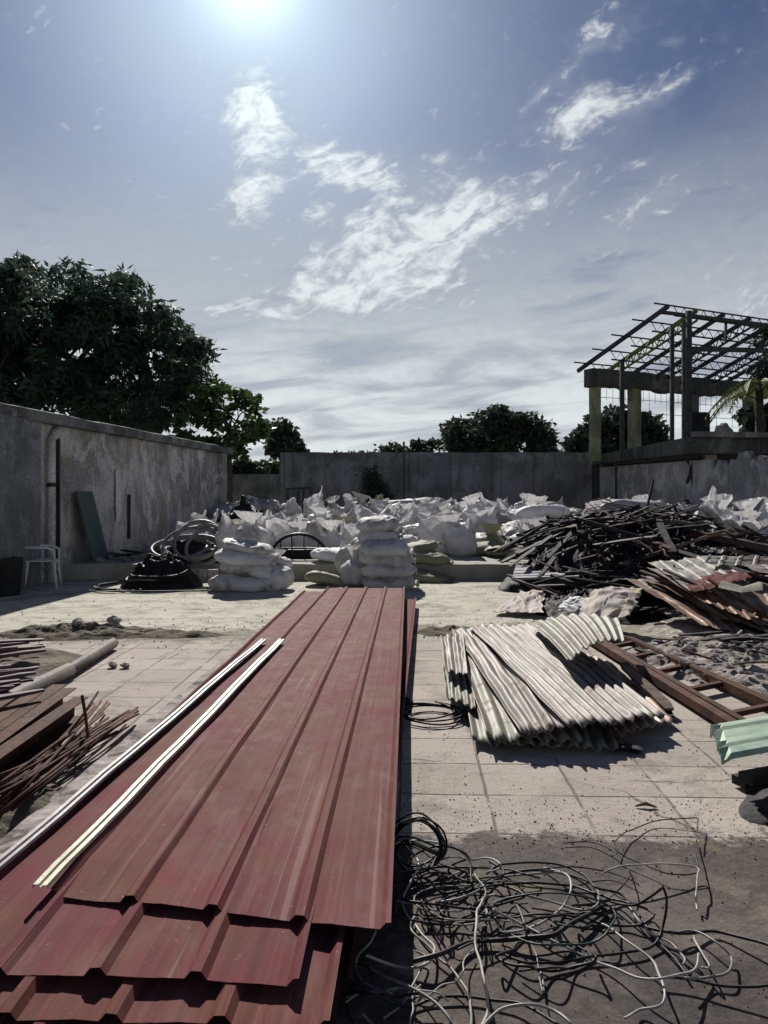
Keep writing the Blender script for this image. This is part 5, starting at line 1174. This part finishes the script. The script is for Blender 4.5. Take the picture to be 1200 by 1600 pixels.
wire([(40, 640), (40, 570), (60, 540), (130, 535), (230, 570), (330, 545), (450, 550), (550, 570), (640, 620)], bk, .005)
wire([(430, 640), (480, 580), (550, 565), (620, 580), (665, 610), (670, 640)], gy_, .005, 'grey wire arch at the bottom edge of the photo')
wire([(520, 290), (550, 360), (575, 430), (590, 490), (600, 530)], gy_, .0025)
wire([(590, 480), (598, 510), (602, 530)], gy_, .005, 'short pale wire end pointing at the bottom edge')
wire([(170, 600), (220, 560), (270, 480), (285, 440), (255, 420)], gy_, .004)
wire([(830, 300), (880, 370), (940, 400), (975, 440), (970, 460)], gy_, .004)
wire([(1000, 380), (1020, 430), (1040, 465), (1020, 465)], gy_, .004)
for k in range(7):
    ox, oy = rnd.uniform(-12, 12), rnd.uniform(-12, 16)
    wire([(190 + ox, 110 + oy), (215 + ox, 80 + oy), (262 + ox, 56 + oy), (305 + ox, 75 + oy), (330 + ox, 115 + oy), (325 + ox, 160 + oy), (280 + ox, 195 + oy), (228, 190 + oy), (205 + ox, 140 + oy), (240, 120 + oy), (320, 150 + oy)], gn if k % 2 else bk, .005, 'dark green wire bunched at the top left of the tangle', [.05, .1, .16 + .02 * k, .15, .1, .05, .03, .03, .05, .12, .06], 'green wire loops bunched by the stack')
for k in range(26):
    cx_ = rnd.gauss(470, 160); cy_ = 300 + rnd.gauss(0, 75) + (cx_ - 560) * .18; rx = rnd.uniform(50, 220); ry = rnd.uniform(18, 80); a0 = rnd.uniform(0, 6.28); sw = rnd.uniform(1.5, 6.5); pts = []
    cx_ = max(cx_, 230)
    for i in range(10):
        a = a0 + sw * i / 9; pts.append((max(205, min(1010, cx_ + rx * math.cos(a) * (1 + .2 * noise.noise(Vector((a, k, 0)))) + i * 6)), cy_ + ry * math.sin(a) + 14 * noise.noise(Vector((a * 1.5, k, 5)))))
    wire(pts, rnd.choice((bk, bk, bk, bk, gy_, gn)), rnd.choice((.003, .004, .005)))
for k in range(9):
    x = rnd.uniform(60, 330); y = rnd.uniform(440, 600); pts = [(x, y)]; a = rnd.uniform(0, 6.28)
    for i in range(7): a += rnd.uniform(-.9, .9); pts.append((max(70, pts[-1][0] + 42 * math.cos(a)), pts[-1][1] + 34 * math.sin(a)))
    wire(pts, rnd.choice((gy_, gy_, bk)), rnd.choice((.003, .0045)))
# coil half way along the stack
for k in range(3):
    q = G(668, 1122, 0); coil(q.x, q.y, .015 + .012 * k, .21 - .015 * k, .19, 1.2, 3, 'cable_black', .006, 'black_cable', 'black cable loop on the pink tiles beside the red stack', 'cable', 80 + k, 'cable loops beside the red stack')
for k in range(4):
    q = G(632, 1116, 0); coil(q.x, q.y, .05, .04, .05, 2, 60, 'cable_black', .005, 'black_cable', 'small knot of black wire against the side of the red stack', 'cable', 90 + k, 'wire knots beside the red stack')
